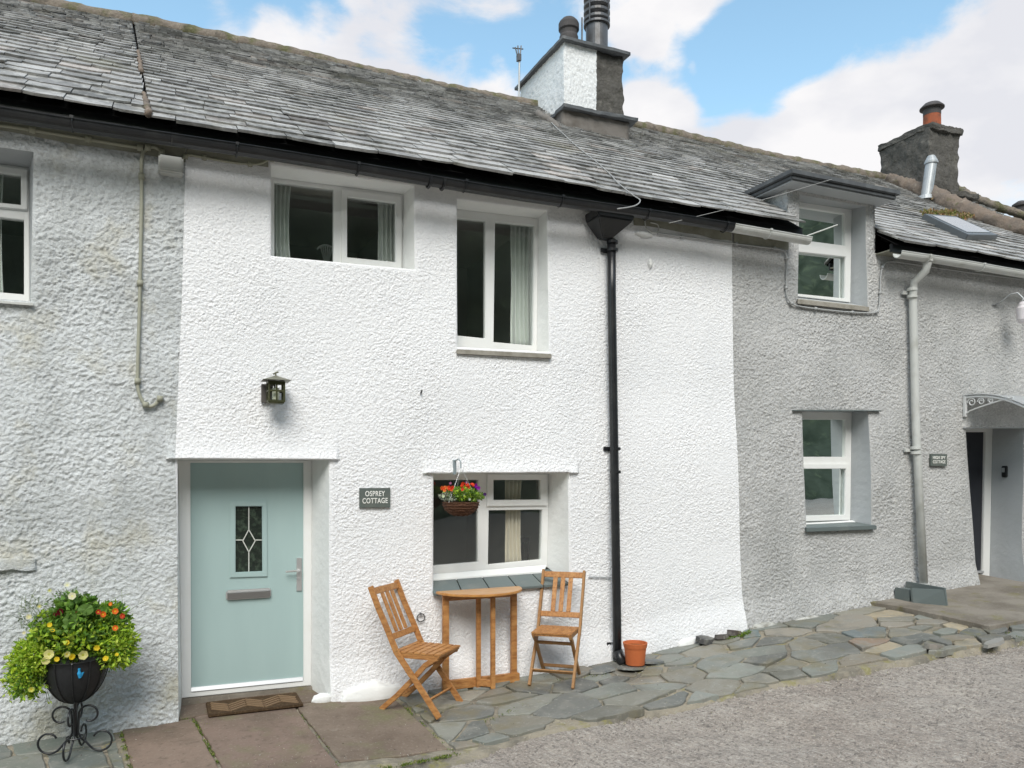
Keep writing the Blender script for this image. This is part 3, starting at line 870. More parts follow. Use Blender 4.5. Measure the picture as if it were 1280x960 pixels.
obj('threshold', th, mat('silver_threshold', (.48, .49, .50), .4, .5, metal=.4), dfr, bevel=.003)
stp = MB().hexa([(od.f[3].x - .05, .275, -.3), (od.f[2].x + .06, .275, -.3), (od.f[2].x + .06, .42, -.3), (od.f[3].x - .05, .42, -.3), (od.f[3].x - .05, .285, od.f[3].z - .004), (od.f[2].x + .06, .285, od.f[2].z - .004), (od.f[2].x + .06, .42, od.f[2].z - .004), (od.f[3].x - .05, .42, od.f[3].z - .004)])
obj('step', stp, M_conc, cot_m, bevel=.006)
hall = MB().box((od.f[0].x - .1, .42, -.3), (od.f[1].x + .1, 1.6, 2.1)); obj('hall', hall, M_room, dfr)

ord_ = OPS['rd']; reveal(ord_, cot_r, M_smoothg, floor=False)
hole = [(1192, 540), (1232, 540), (1228.5, 720), (1192, 722)]
rfr = holed(ord_.f, [[at(*p, .40) for p in hole]], .40, .07, M_upvc, 'door_frame', cot_r, .006)
M_rdoor = mat('dark_navy_door', (.022, .024, .032), .3, .5, layers=((3, (.05, .05, .055), .5, .7, .6, 4),), stretch=(1, 1, .2))
q = [at(*p, .43) for p in hole]
rdo = obj('door', MB().hexa([(q[3].x, .43, q[3].z), (q[2].x, .43, q[2].z), (q[2].x, .48, q[2].z), (q[3].x, .48, q[3].z), (q[0].x, .43, q[0].z), (q[1].x, .43, q[1].z), (q[1].x, .48, q[1].z), (q[0].x, .48, q[0].z)]), M_rdoor, cot_r)
a, b = at(1192, 716, .41), at(1229, 715, .41)
obj('threshold', MB().box((a.x, .395, a.z - .03), (b.x, .44, a.z)), _M['silver_threshold'], rfr, bevel=.003)

# ================================================================== ROOFS
CP, SP = math.cos(PITCH), math.sin(PITCH)
def rp(X, s, n): return (X, EY + s * CP - n * SP, EZ + s * SP + n * CP)
SLOPE = (RY - EY) / CP
seam_b, seam_t = on_roof(186, 146), on_roof(166, 28)
def seamX(s): return seam_b.x + (seam_t.x - seam_b.x) * s / SLOPE
MR_X = at(915, 285, -.3).x
def courses(first, ratio):
    s = 0; e = first; out = []
    while s < SLOPE - .05:
        out.append((s, e)); s += e; e = max(.095, e * ratio)
    return out
dx_cut = (6.14, 7.56)
def slates(cs, xr, seed, jit, parentsel, wob):
    rnd = np.random.RandomState(seed)
    bins = {}
    for ci, (s0, e) in enumerate(cs):
        x = xr[0] - rnd.uniform(0, .4)
        while x < xr[1]:
            w = e * (rnd.uniform(.9, 1.9) if parentsel == 'left' else rnd.uniform(1.1, 2.9)) + .05
            x0, x1 = x, x + w; x += w
            sx = seamX(s0)
            if parentsel == 'left':
                if x0 > sx - .03: continue
                x1 = min(x1, sx - .008)
            else:
                if x1 < sx + .03: continue
                x0 = max(x0, sx + .008)
            Yc = EY + (s0 + e * .5) * CP
            if x1 > dx_cut[0] and x0 < dx_cut[1] and Yc < .62:
                if x0 < dx_cut[0] - .02: x1 = dx_cut[0] + .02
                elif x1 > dx_cut[1] + .02: x0 = dx_cut[1] - .02
                else: continue
            key = 'l' if parentsel == 'left' else ('m' if (x0 + x1) / 2 < MR_X else 'r')
            mb = bins.setdefault(key, MB())
            g = .003
            dz = rnd.normal(0, jit * .35); ds = rnd.normal(0, jit) * (.25 if ci == 0 else 1); sk = rnd.normal(0, jit * .5)
            th = rnd.uniform(.012, .026); L = e * 2.1
            sag = wob * (float(vnoise(x0 / 1.4, s0 / 1.1, 55)) - .5) * 2
            nb = .032 + sag + abs(dz); nt = .004 + sag
            m = 4
            bot = []
            for i in range(m + 1):
                t = i / m
                ss = s0 + ds + sk * (t - .5) * 2 + rnd.normal(0, jit * .35)
                if i in (0, m) and rnd.rand() < (.85 if parentsel == 'left' else .45): ss += rnd.uniform(.010, .034)
                bot.append((x0 + g + (x1 - x0 - 2 * g) * t, ss))
            n0 = nb; top = [rp(X, s, nb) for X, s in bot] + [rp(x1 - g, s0 + L, nt), rp(x0 + g, s0 + L, nt)]
            und = [rp(X, s, nb - th) for X, s in bot] + [rp(x1 - g, s0 + L, nt - th), rp(x0 + g, s0 + L, nt - th)]
            N = len(top)
            fs = [tuple(range(N))] + [(i, i + N, i + 1 + N, i + 1) for i in range(m)] + [(m, m + N, m + 1 + N, m + 1), (N - 1, 2 * N - 1, N, 0)]
            b = rnd.uniform(.22, .46)
            if rnd.rand() < .10: b *= 1.25
            if rnd.rand() < .15: b *= .6
            col = np.array([1, .985, .96]) * b
            if rnd.rand() < .05: col *= np.array([1.06, .98, .93])
            mb.add(top + und, fs, tuple(col))
    return bins
bl = slates(courses(.215, .968), (-4.2, .1), 3, .013, 'left', .012)
bm_ = slates(courses(.175, .976), (-.5, 13.2), 4, .007, 'main', .02)
roof_l = obj('roof', bl['l'], M_slate, cot_l, fix=False)
roof_m = obj('roof', bm_['m'], M_slate, cot_m, fix=False)
roof_r = obj('roof', bm_['r'], M_slate, cot_r, fix=False)

def underlay_and_back(x0, x1, parent, roof):
    mb = MB()
    n = -.035
    # front slope (with the dormer cut left solid above Y .6), unseen back slope and wall added to keep light out
    mb.add([rp(x0, 0.02, n), rp(x1, 0.02, n), rp(x1, SLOPE, n), rp(x0, SLOPE, n)], [(0, 1, 2, 3)])
    zt = EZ + SLOPE * SP
    mb.add([(x0, RY, zt - .03), (x1, RY, zt - .03), (x1, 6.8, 4.3), (x0, 6.8, 4.3)], [(0, 1, 2, 3)])
    mb.add([(x0, 6.6, -.3), (x1, 6.6, -.3), (x1, 6.6, 4.4), (x0, 6.6, 4.4)], [(0, 1, 2, 3)])
    obj('underlay_and_back', mb, M_under, roof, fix=False)
underlay_and_back(-3.8, seam_t.x, cot_l, roof_l)
underlay_and_back(seam_t.x, MR_X, cot_m, roof_m)
def und_r():
    mb = MB(); n = -.035; s6 = (.62 - EY) / CP
    for (a, b, s0) in ((MR_X, DX0 - .03, .02), (DX0 - .03, DX1 + .03, s6), (DX1 + .03, 13.2, .02)):
        mb.add([rp(a, s0, n), rp(b, s0, n), rp(b, SLOPE, n), rp(a, SLOPE, n)], [(0, 1, 2, 3)])
    zt = EZ + SLOPE * SP
    mb.add([(MR_X, RY, zt - .03), (13.2, RY, zt - .03), (13.2, 6.8, 4.3), (MR_X, 6.8, 4.3)], [(0, 1, 2, 3)])  # from here unseen back and gable planes, added so no light gets in
    mb.add([(MR_X, 6.6, -.3), (13.2, 6.6, -.3), (13.2, 6.6, 4.4), (MR_X, 6.6, 4.4)], [(0, 1, 2, 3)])
    mb.add([(13.2, 0, -.3), (13.2, 6.6, -.3), (13.2, 6.6, 4.4), (13.2, 3.2, 6.8), (13.2, 0, 4.4)], [(0, 1, 2, 3, 4)])
    obj('underlay_and_back', mb, M_under, roof_r, fix=False)
und_r()

def lumpy(points, radii, name, m, parent, n=14, amp=.03, size=.12, seed=0, step=.03, squash=1.0):
    "noisy sausage along a polyline"
    P = [Vector(p) for p in points]; path = []; rad = []
    for i in range(len(P) - 1):
        L = (P[i + 1] - P[i]).length; k = max(1, int(L / step))
        for j in range(k): path.append(P[i].lerp(P[i + 1], j / k)); rad.append(radii[i] + (radii[i + 1] - radii[i]) * j / k)
    path.append(P[-1]); rad.append(radii[-1])
    mb = MB().tube(path, rad, n)
    out = []
    for i, v in enumerate(mb.v):
        v = Vector(v); c = path[min(i // n, len(path) - 1)]
        d = (v - c); L = d.length or 1
        k = mnoise.fractal(v / size + Vector((seed, 0, 0)), .8, 2.2, 3)
        d2 = d.normalized() * (L + amp * k); d2.z *= squash
        out.append(tuple(c + d2))
    mb.v = out
    return obj(name, mb, m, parent, smooth=True, fix=False)
def ridge(x0, x1, roof, seed):
    pts = []; x = x0
    zt = EZ + SLOPE * SP
    while x < x1 + .01:
        pts.append((x, RY + .02, zt + .01 + .035 * math.sin(x * 1.1 + 1) * (.6 if x > 0 else 1))); x += .5
    pts[-1] = (x1, pts[-1][1], pts[-1][2])
    lumpy(pts, [.095] * len(pts), 'ridge', M_ridge, roof, 12, .02, .16, seed, .05)
ridge(-3.8, seam_t.x, roof_l, 1); ridge(seam_t.x, MR_X, roof_m, 2); ridge(MR_X, 13.2, roof_r, 3)
# mossy lumps in the seam between the two roofs
ms = []
for (px, py) in ((168, 60), (172, 75), (175, 88), (181, 122), (184, 140)):
    p = on_roof(px, py, .02); ms.append(p)
lumpy([on_roof(173, 64, .015), on_roof(177, 90, .02)], [.014, .02], 'seam_moss', M_mortar, roof_l, 8, .014, .04, 4, .02)
lumpy([on_roof(180, 118, .015), on_roof(186, 143, .02)], [.016, .025], 'seam_moss', M_mortar, roof_l, 8, .016, .04, 6, .02)

# eaves: fascia, soffit, gutters
def eaves(x0, x1, parent, mg, mf):
    mb = MB().box((x0, -.215, 4.245), (x1, -.185, 4.335)); obj('fascia', mb, mf, parent, bevel=.003)  # board coloured black to stand for the shadow gap between slates and gutter
    sb = MB().box((x0, -.186, 4.262), (x1, .02, 4.274)); obj('soffit', sb, M_band, parent)
    gt = MB(); n = 10; r0, r1 = .062, .056; cy, cz = -.29, 4.212
    xs = np.linspace(x0, x1, max(2, int((x1 - x0) / .5)))
    for (ra, rb) in ((r0, r1),):
        vs = []; fs = []
        for i, x in enumerate(xs):
            dz = .008 * math.sin(x * 1.7)
            for k in range(n + 1):
                a = math.pi + math.pi * k / n
                vs.append((x, cy + r0 * math.cos(a), cz + dz + r0 * math.sin(a)))
            for k in range(n, -1, -1):
                a = math.pi + math.pi * k / n
                vs.append((x, cy + r1 * math.cos(a), cz + dz + r1 * math.sin(a) + .003))
        M = 2 * (n + 1)
        for i in range(len(xs) - 1):
            for k in range(M):
                fs.append((i * M + k, i * M + (k + 1) % M, (i + 1) * M + (k + 1) % M, (i + 1) * M + k))
        fs.append(tuple(range(M))); fs.append(tuple((len(xs) - 1) * M + k for k in range(M)))
        gt.add(vs, fs)
    # rolled front lip
    gt.tube([(x, cy - r0, cz + .004 + .008 * math.sin(x * 1.7)) for x in xs], .006, 6)
    g = obj('gutter', gt, mg, parent)
    x = x0 + .45
    while x < x1:
        br = MB().tube([(x, cy + .069 * math.cos(a), cz + .069 * math.sin(a)) for a in [math.pi + math.pi * k / 10 for k in range(11)]], .006, 6)
        br.box((x - .012, cy - .078, cz - .004), (x + .012, cy - .055, cz + .016))
        br.box((x - .01, cy + .06, cz - .02), (x + .01, -.21, cz + .01))
        obj('gutter_bracket', br, mg, g)
        x += .92
    return g
XS_LM = at(215, 180, -.3).x
eaves(-3.8, XS_LM - .002, cot_l, M_black, M_black)
gut_m = eaves(XS_LM, MR_X, cot_m, M_black, M_black)
eaves(MR_X + .004, at(1011, 290, -.3).x, cot_r, M_gutterw, M_black)
eaves(DX1 + .02, 13.0, cot_r, M_gutterw, M_black)
jn = MB(); a = at(545, 228, -.3)
for dx in (-.06, .06):
    jn = MB(); jn.tube([(a.x + dx, -.29 + .071 * math.cos(t), 4.205 + .071 * math.sin(t)) for t in [math.pi + math.pi * k / 10 for k in range(11)]], .01, 6)
    obj('gutter_joint', jn, M_black, gut_m)

# ---- rough masonry blocks
def rblock(name, m, parent, lo, hi, amp=.015, cell=.06, seed=0, top=None, fine=.12):
    bm = bmesh.new()
    bmesh.ops.create_cube(bm, size=1)
    n = max(2, int(max(hi[i] - lo[i] for i in range(3)) / cell))
    bmesh.ops.subdivide_edges(bm, edges=bm.edges, cuts=n, use_grid_fill=True)
    for v in bm.verts:
        co = Vector([lo[i] + (v.co[i] + .5) * (hi[i] - lo[i]) for i in range(3)])
        d = Vector([mnoise.fractal(co / fine + Vector((seed + 7 * i, 3, 1)), 1, 2, 4) for i in range(3)])
        d2 = Vector([mnoise.noise(co / .4 + Vector((seed + 5 * i, 1, 9))) for i in range(3)])
        v.co = co + d * amp + d2 * amp * 1.2
    return obj(name, bm, m, parent, smooth=True)

ch1 = thing('chimney', 'x', 'x'); bpy.data.objects.remove(ch1)
X0, X1, Xm = 4.72, 5.62, 5.20
stack = rblock('chimney', M_chimw, cot_m, (X0, 2.40, 6.2), (Xm, 3.75, 7.31), .009, .022, 1, fine=.028)
rblock('bare_masonry', M_chimd, stack, (Xm - .015, 2.42, 6.2), (X1, 3.74, 7.31), .022, .05, 2)
rblock('chimney_cap', M_fascia, stack, (X0 - .06, 2.33, 7.305), (X1 + .06, 3.84, 7.345), .004, .1, 3)
rblock('chimney_base', M_flash, stack, (X0 - .10, 2.24, 5.95), (X1 - .02, 3.8, 6.36), .012, .07, 5)
rblock('drip_course', M_fascia, stack, (X0 - .13, 2.17, 6.355), (X1 + .08, 3.85, 6.40), .012, .08, 6)
pp = at(711, 35, 3.0)
pot = MB().lathe([(.125, 7.3), (.13, 7.75), (.118, 7.78), (.122, 7.83), (.142, 7.85), (.142, 7.93), (.128, 7.96), (.09, 8.0), (.04, 8.01)], pp.x, 3.0, 28)
obj('chimney_pot', pot, M_soot, stack, smooth=False, fix=True)
fp = at(746, 35, 3.0)
fl = MB().lathe([(.155, 7.3), (.155, 8.02)], fp.x, 3.0, 28)
fl.lathe([(.185, 8.00), (.185, 8.03), (.165, 8.04)], fp.x, 3.0, 28)
for k in range(6):
    z0 = 8.06 + k * .095
    fl.lathe([(.145, z0 - .02), (.185, z0 + .01), (.185, z0 + .045), (.15, z0 + .06)], fp.x, 3.0, 28)
for k in range(4):
    a = k * math.pi / 2 + .5
    fl.bar((fp.x + .188 * math.cos(a), 3 + .188 * math.sin(a), 8.0), (fp.x + .188 * math.cos(a), 3 + .188 * math.sin(a), 8.6), .02, .006, up=(math.cos(a), math.sin(a), 0))
fl.lathe([(.19, 8.6), (.19, 8.66), (.05, 8.72)], fp.x, 3.0, 28)
obj('flue_cowl', fl, M_steelflue, stack)
rp_ = at(727.5, 47, 3.05)
obj('lightning_rod', MB().tube([(rp_.x, 3.05, 7.3), (rp_.x, 3.05, at(727.5, 22, 3.05).z)], .012, 6), M_steelflue, stack)
lumpy([on_roof(672, 143, .05), on_roof(684, 150, .04), on_roof(700, 160, .03)], [.05, .055, .03], 'flashing_fillet', M_flash, stack, 10, .02, .08, 3, .03)

# chimney of the right cottage
X0, X1 = 11.78, 12.5
stack2 = rblock('chimney', M_chimd, cot_r, (X0, 2.62, 5.9), (X1 - .03, 3.62, 7.60), .025, .05, 11)
rblock('chimney_cap', M_chimd, stack2, (X0 - .02, 2.58, 7.53), (X1 + .0, 3.67, 7.63), .022, .05, 12)
rblock('drip_course', M_chimd, stack2, (X0 + .3, 2.45, 6.42), (X1 + .22, 3.0, 6.50), .02, .07, 14)
c2 = at(1165, 150, 3.1)
ptz = 7.58
obj('chimney_pot', MB().lathe([(.15, ptz), (.14, ptz + .60), (.12, ptz + .61)], c2.x, 3.1, 28), M_pot2, stack2)
obj('pot_cowl', MB().lathe([(.144, ptz + .48), (.146, ptz + .58), (.20, ptz + .60), (.20, ptz + .62), (.13, ptz + .69), (.05, ptz + .72)], c2.x, 3.1, 28), M_soot, stack2)
# far mortared verge and the ridge stub at the frame edge
pts = [on_roof(*p, .05) for p in ((1110, 224), (1135, 233), (1160, 243), (1185, 255), (1210, 266), (1240, 277), (1285, 292), (1330, 306))]
lumpy(pts, [.10, .13, .14, .15, .15, .14, .14, .14], 'verge', M_mortar, roof_r, 18, .045, .11, 9, .025)
pts = [on_roof(*p, .04) for p in ((1190, 232), (1215, 246), (1245, 258), (1300, 276))]
lumpy(pts, [.06, .08, .08, .07], 'verge', M_ridge, roof_r, 12, .03, .15, 19, .05)
p = at(1276, 262, 3.3)
obj('chimney_pot', MB().lathe([(.11, p.z - .2), (.11, p.z + .03), (.15, p.z + .06), (.15, p.z + .1), (.06, p.z + .16)], p.x, 3.3, 20), M_soot, cot_r)

# ---- dormer
dz0, dz1 = 4.84, 4.94
dm = MB().box((6.02, -.25, dz0 + .045), (7.62, .75, dz1)); dm.box((6.05, -.22, dz0), (7.59, .75, dz0 + .043))
dorm = obj('dormer', dm, M_fascia, cot_r, bevel=.008)
sf_ = MB().box((6.07, -.20, dz0 - .012), (7.57, .6, dz0 - .001)); obj('soffit', sf_, M_smoothg, dorm)
for X, s in ((DX0, -1), (DX1, 1)):
    ys = np.linspace(.0, .75, 60); zs = np.linspace(4.1, dz0, 60)
    YY, ZZ = np.meshgrid(ys, zs)
    XX = X + s * (.014 * rough(YY, ZZ, .026, 60) - .004)
    keep = (roof_z((YY[:-1, :-1] + YY[1:, 1:]) / 2) - .1) < ZZ[1:, 1:]
    keep |= True
    grid_mesh('dormer_cheek', np.stack([XX, YY, ZZ], -1), XX.shape, keep, M_right, dorm)

# skylight
A, B, C_, D_ = on_roof(1150, 276), on_roof(1205, 303), on_roof(1243, 303), on_roof(1190, 279)
nrm = Vector((0, -SP, CP))
sk = MB(); up = nrm * .10
def ring(pts, w):
    c = sum(pts, Vector()) / 4
    return [p + (c - p) * w for p in pts]
q = [A, B, C_, D_]
sk.hexa([tuple(p - nrm * .02) for p in q] + [tuple(p + up) for p in q])
sky_l = obj('skylight', sk, mat('grey_skylight_frame', (.10, .11, .115), .4, .5), roof_r, bevel=.008)
qi = ring(q, .22)
obj('pane', MB().hexa([tuple(p + up * 1.0 + nrm * .001) for p in qi] + [tuple(p + up * 1.08) for p in qi]), mat('skylight_glass', (.22, .25, .27), .05, .8), sky_l)
# grey flue standing on the slates
f0, f1 = on_roof(1157, 249), None
fz = f0.z; top = at(1164, 195, f0.y)
vent = MB().tube([(f0.x, f0.y, f0.z - .05), (top.x, f0.y, top.z - .12)], .085, 20)
vent.tube([(top.x, f0.y, top.z - .13), (top.x, f0.y, top.z - .10), (top.x, f0.y, top.z)], [.105, .105, .055], 20)
vent.lathe([(.14, f0.z - .02), (.11, f0.z + .05)], f0.x, f0.y, 20)
obj('flue', vent, M_galv, roof_r)
# ================================================================== DOWNPIPES
t0, t1 = at(763, 300, -.07), at(772, 824, -.12)
dpipe = MB().tube([(t0.x, -.09, t0.z), (t0.x + .002, -.09, t0.z - .5), (t1.x, -.11, .3), (t1.x, -.115, t1.z)], .042, 16)
pipe = obj('downpipe', dpipe, M_black, cot_m, smooth=True)
hp = MB(); hx = at(767, 275, -.25).x
za, zb, zc = at(767, 262, -.28).z, at(767, 285, -.2).z, at(765, 300, -.1).z
hp.hexa([(hx - .05, -.14, zc), (hx + .05, -.14, zc), (hx + .05, -.04, zc), (hx - .05, -.04, zc), (hx - .19, -.30, zb + .06), (hx + .19, -.30, zb + .06), (hx + .19, -.05, zb + .06), (hx - .19, -.05, zb + .06)])
hp.hexa([(hx - .19, -.30, zb + .06), (hx + .19, -.30, zb + .06), (hx + .19, -.05, zb + .06), (hx - .19, -.05, zb + .06), (hx - .20, -.31, zb + .14), (hx + .20, -.31, zb + .14), (hx + .20, -.05, zb + .14), (hx - .20, -.05, zb + .14)])
obj('hopper', hp, M_black, pipe, bevel=.01)
cl = MB()
for py in (303, 313, 561, 590):
    cl = MB(); p = at(765 + (py - 300) * .0135, py, -.09); cl.tube([(p.x, -.095, p.z - .014), (p.x, -.095, p.z + .014)], .055, 16)
    obj('pipe_collar', cl, M_black, pipe, bevel=.003)
for py in (312, 561, 806):
    cl = MB(); p = at(765 + (py - 300) * .0135, py, -.09); cl.box((p.x - .09, -.045, p.z - .02), (p.x + .075, -.02, p.z + .02))
    obj('pipe_bracket', cl, M_black, pipe, bevel=.003)
sh = MB(); sh.tube([(t1.x, -.115, t1.z + .08), (t1.x + .01, -.14, t1.z + .02), (t1.x + .02, -.20, t1.z - .03)], .05, 14); obj('pipe_shoe', sh, M_black, pipe, smooth=True)

g0 = at(1160, 322, -.29)
pts = [(g0.x, -.29, g0.z + .02), (g0.x, -.285, g0.z - .06)] 
b1, b2, b3, b4 = at(1158, 336, -.26), at(1141, 352, -.10), at(1140, 370, -.08), at(1154, 731, -.10)
pts += [(b1.x, -.25, b1.z - .02), (b2.x, -.12, b2.z), (b3.x, -.09, b3.z), at(1145, 540, -.09), (b4.x, -.11, b4.z)]
wp = MB().tube(pts, .045, 16)
wpipe = obj('downpipe', wp, M_gutterw, cot_r, smooth=True)
cl = MB()
for (px, py) in ((1140, 362), (1140, 371), (1144, 560), (1144.5, 566)):
    cl = MB(); p = at(px, py, -.09); cl.tube([(p.x, -.092, p.z - .018), (p.x, -.092, p.z + .018)], .058, 16)
    obj('pipe_collar', cl, M_gutterw, wpipe, bevel=.003)
for (px, py) in ((1138, 367), (1141, 563)):
    cl = MB(); p = at(px, py, -.05); cl.box((p.x - .13, -.06, p.z - .02), (p.x, -.03, p.z + .02))
    obj('pipe_bracket', cl, M_gutterw, wpipe, bevel=.003)
cl = MB().tube([(g0.x, -.287, g0.z - .05), (g0.x, -.287, g0.z + .02)], .057, 16)
obj('pipe_collar', cl, M_gutterw, wpipe, bevel=.003)
cl = MB().tube([(b4.x, -.11, b4.z - .01), (b4.x, -.11, b4.z + .02)], .062, 16)
obj('pipe_collar', cl, M_gutterw, wpipe, bevel=.003)

# slates set round the gully under the grey pipe
gs = thing('gully_surround', 'green grey slate slabs boxed round the foot of the pale downpipe', 'drain surround', tuple(on_ground(1165, 752, .07)))
a, b = on_ground(1142, 753, .075), on_ground(1184, 757, .075)
zt = at(1163, 734, a.y).z
ya, yb_ = a.y, b.y
def leaning(x0, x1, y0, y1, z0, z1, lean, th):
    return MB().hexa([(x0, y0, z0), (x1, y1, z0), (x1, y1 + th, z0), (x0, y0 + th, z0), (x0 + .01, y0 + lean, z1), (x1 - .01, y1 + lean, z1 + .015), (x1 - .01, y1 + lean + th, z1 + .015), (x0 + .01, y0 + lean + th, z1)])
obj('front_slab', leaning(a.x, b.x, ya, yb_, a.z - .03, zt, .03, .03), M_sillslate, gs, bevel=.006)
mb = MB().hexa([(b.x + .002, yb_ + .01, b.z - .03), (b.x + .035, yb_ + .01, b.z - .03), (b.x + .035, -.05, b.z - .03), (b.x + .002, -.05, b.z - .03), (b.x + .002, yb_ + .04, zt + .03), (b.x + .035, yb_ + .04, zt + .03), (b.x + .035, -.05, zt + .04), (b.x + .002, -.05, zt + .04)])
obj('side_slab', mb, M_sillslate, gs, bevel=.005)
mb = MB().box((a.x + .005, ya + .065, a.z - .03), (a.x + .035, -.05, zt - .02)); obj('side_slab', mb, M_sillslate, gs, bevel=.005)
mb = MB().box((a.x + .04, ya + .068, a.z - .03), (b.x - .005, -.05, zt - .03)); obj('top_slab', mb, M_sillslate, gs, bevel=.006)

# ================================================================== CABLES
def cable(pts, r, m, label, cat='cable', clips=0, group=None, name='cable'):
    P = [Vector(p) for p in pts]; S = []
    for i in range(len(P) - 1):
        p0, p1, p2, p3 = P[max(i - 1, 0)], P[i], P[i + 1], P[min(i + 2, len(P) - 1)]
        for k in range(6):
            t = k / 6
            S.append(.5 * ((2 * p1) + (-p0 + p2) * t + (2 * p0 - 5 * p1 + 4 * p2 - p3) * t * t + (-p0 + 3 * p1 - 3 * p2 + p3) * t ** 3))
    S.append(P[-1])
    mb = MB().tube(S, r, 8)
    if clips:
        for i in range(clips // 2, len(S), clips):
            s = S[i]; mb.box((s.x - r * 1.6, s.y - r * 1.5, s.z - r * 1.6), (s.x + r * 1.6, s.y + r * 2, s.z + r * 1.6))
    o = obj(name, mb, m, smooth=True)
    return tag(o, label, cat, group)
def wp_(px, py, off=-.03):
    p = at(px, py); y = float(wallY(p.x, p.z)) + off
    return at(px, py, y)
cable([wp_(-80, 152), wp_(0, 157), wp_(60, 166), wp_(120, 176), wp_(175, 185)], .013, M_cabled, 'stained cable clipped under the black gutter of the left cottage', clips=7)
cable([wp_(206, 200), wp_(201, 189), wp_(192, 184), wp_(182, 187), wp_(177, 200), wp_(177, 250), wp_(175.5, 330), wp_(174, 400), wp_(172, 470), wp_(174, 492), wp_(182, 506), wp_(192, 507), wp_(201, 497)], .013, M_cabled, 'cable rising from a hook shaped loop to the grey box, left of the white wall', clips=11)
cable([wp_(226, 199), wp_(236, 194), wp_(250, 196), wp_(290, 203), wp_(322, 205), wp_(338, 199), wp_(352, 200), wp_(400, 207), wp_(440, 214)], .010, M_cabled, 'thin cable running right from the grey box under the eaves', clips=9)
cable([wp_(806, 275), wp_(808, 285), wp_(816, 291), wp_(823, 288), wp_(822, 281), wp_(813, 278)], .006, M_cable, 'small loose coil of white wire below the hopper', cat='wire')
cable([wp_(822, 292), wp_(870, 298), wp_(914, 304), wp_(945, 308), wp_(976, 312), wp_(983, 320), wp_(983, 345), wp_(983, 366), wp_(988, 378), wp_(1000, 383), wp_(1030, 387), wp_(1060, 390), wp_(1090, 391), wp_(1098, 387), wp_(1100, 370), wp_(1101, 345), wp_(1105, 331), wp_(1114, 327), wp_(1140, 330), wp_(1200, 339), wp_(1300, 352)], .009, mat('grey_painted_cable', (.40, .41, .41), .5, .4), 'grey painted cable looping beneath the dormer window', clips=9)
rc = [(680, 132), (687, 150), (707, 170), (725, 186), (745, 202), (762, 217), (772, 228), (790, 243), (800, 250), (796, 256), (786, 259), (772, 261)]
cable([on_roof(*p, .05) for p in rc], .0055, mat('grey_aerial_cable', (.34, .34, .33), .6, .3), 'grey aerial cable lying down the slates from the white chimney', name='cable')
w0, w1 = at(836, 279, -.34), at(1040, 224, -.26)
cable([w0, w0.lerp(w1, .5) + Vector((0, 0, -.02)), w1], .003, _M['grey_aerial_cable'], 'thin wire stretched from the eaves to the dormer roof', cat='wire')
a, b = at(1000, 298, -.28), at(1047, 281, -.45)
cable([a, a.lerp(b, .5), b], .007, M_gutterw, 'short thin rod sticking out from the gutter end before the dormer window', cat='rod', name='rod')
w0, w1 = wp_(736, 721), wp_(764, 722)
cable([w0, w0.lerp(w1, .5), w1], .006, M_smoothg, 'short grey wire across the white wall beside the black downpipe', cat='wire')

jb = thing('junction_box', 'pale grey plastic junction box under the gutter where the left wall meets the white one', 'junction box', tuple(wp_(212, 210, -.02)))
a, b = wp_(198, 196), wp_(229, 222)
mb = MB().box((a.x, -.10, b.z), (b.x, -.0, a.z)); obj('box', mb, M_gutterw, jb, bevel=.012, segs=3)
mb = MB().box((a.x + .01, -.112, b.z + .02), (b.x - .01, -.101, a.z - .01)); obj('lid', mb, M_cable, jb, bevel=.005)

# ================================================================== WALL FITTINGS
def text_mesh(s, size, depth, bold=0.0):
    cu = bpy.data.curves.new('t', 'FONT'); cu.body = s; cu.size = size; cu.extrude = depth; cu.align_x = 'CENTER'; cu.align_y = 'CENTER'; cu.offset = bold
    cu.space_character = 1.08
    o = bpy.data.objects.new('t', cu); COL.objects.link(o)
    dg = bpy.context.evaluated_depsgraph_get(); me = bpy.data.meshes.new_from_object(o.evaluated_get(dg))
    bpy.data.objects.remove(o); bpy.data.curves.remove(cu)
    me.transform(Matrix.Rotation(R(90), 4, 'X'))
    return me
def sign(quad, y, lines, label):
    p = [at(*q, y) for q in quad]
    c = sum(p, Vector()) / 4
    t = thing('house_sign', label, 'house sign', tuple(c))
    x0, x1 = (p[0].x + p[3].x) / 2, (p[1].x + p[2].x) / 2; z1, z0 = (p[0].z + p[1].z) / 2, (p[2].z + p[3].z) / 2
    obj('plaque', MB().box((x0, y, z0), (x1, y + .02, z1)), M_sign, t, bevel=.002)
    for (s, fz, size, wid) in lines:
        me = text_mesh(s, size, .0015, size * .015)
        xs = [v.co.x for v in me.vertices]; k = wid * (x1 - x0) / (max(xs) - min(xs)); mx = (max(xs) + min(xs)) / 2
        me.transform(Matrix.Translation((-mx, 0, 0))); me.transform(Matrix.Diagonal((k, 1, 1, 1)))
        me.materials.clear(); me.materials.append(M_letter)
        o = bpy.data.objects.new('lettering', me); COL.objects.link(o); o.parent = t
        o.location = ((x0 + x1) / 2 - c.x, y - .002 - c.y, z1 + (z0 - z1) * fz - c.z)
    return t
sign([(449.5, 610), (488, 610), (488, 634.5), (449.5, 634.5)], -.035, [('OSPREY', .30, .062, .64), ('COTTAGE', .66, .062, .82)], 'slate name plaque lettered OSPREY COTTAGE on the white wall')
sign([(1163.5, 567.5), (1184, 567.5), (1184, 582.5), (1163.5, 582.5)], -.035, [('HIGH SPY', .32, .052, .76), ('COTTAGE', .67, .052, .76)], 'small slate name plaque on the grey wall right of the pale downpipe')

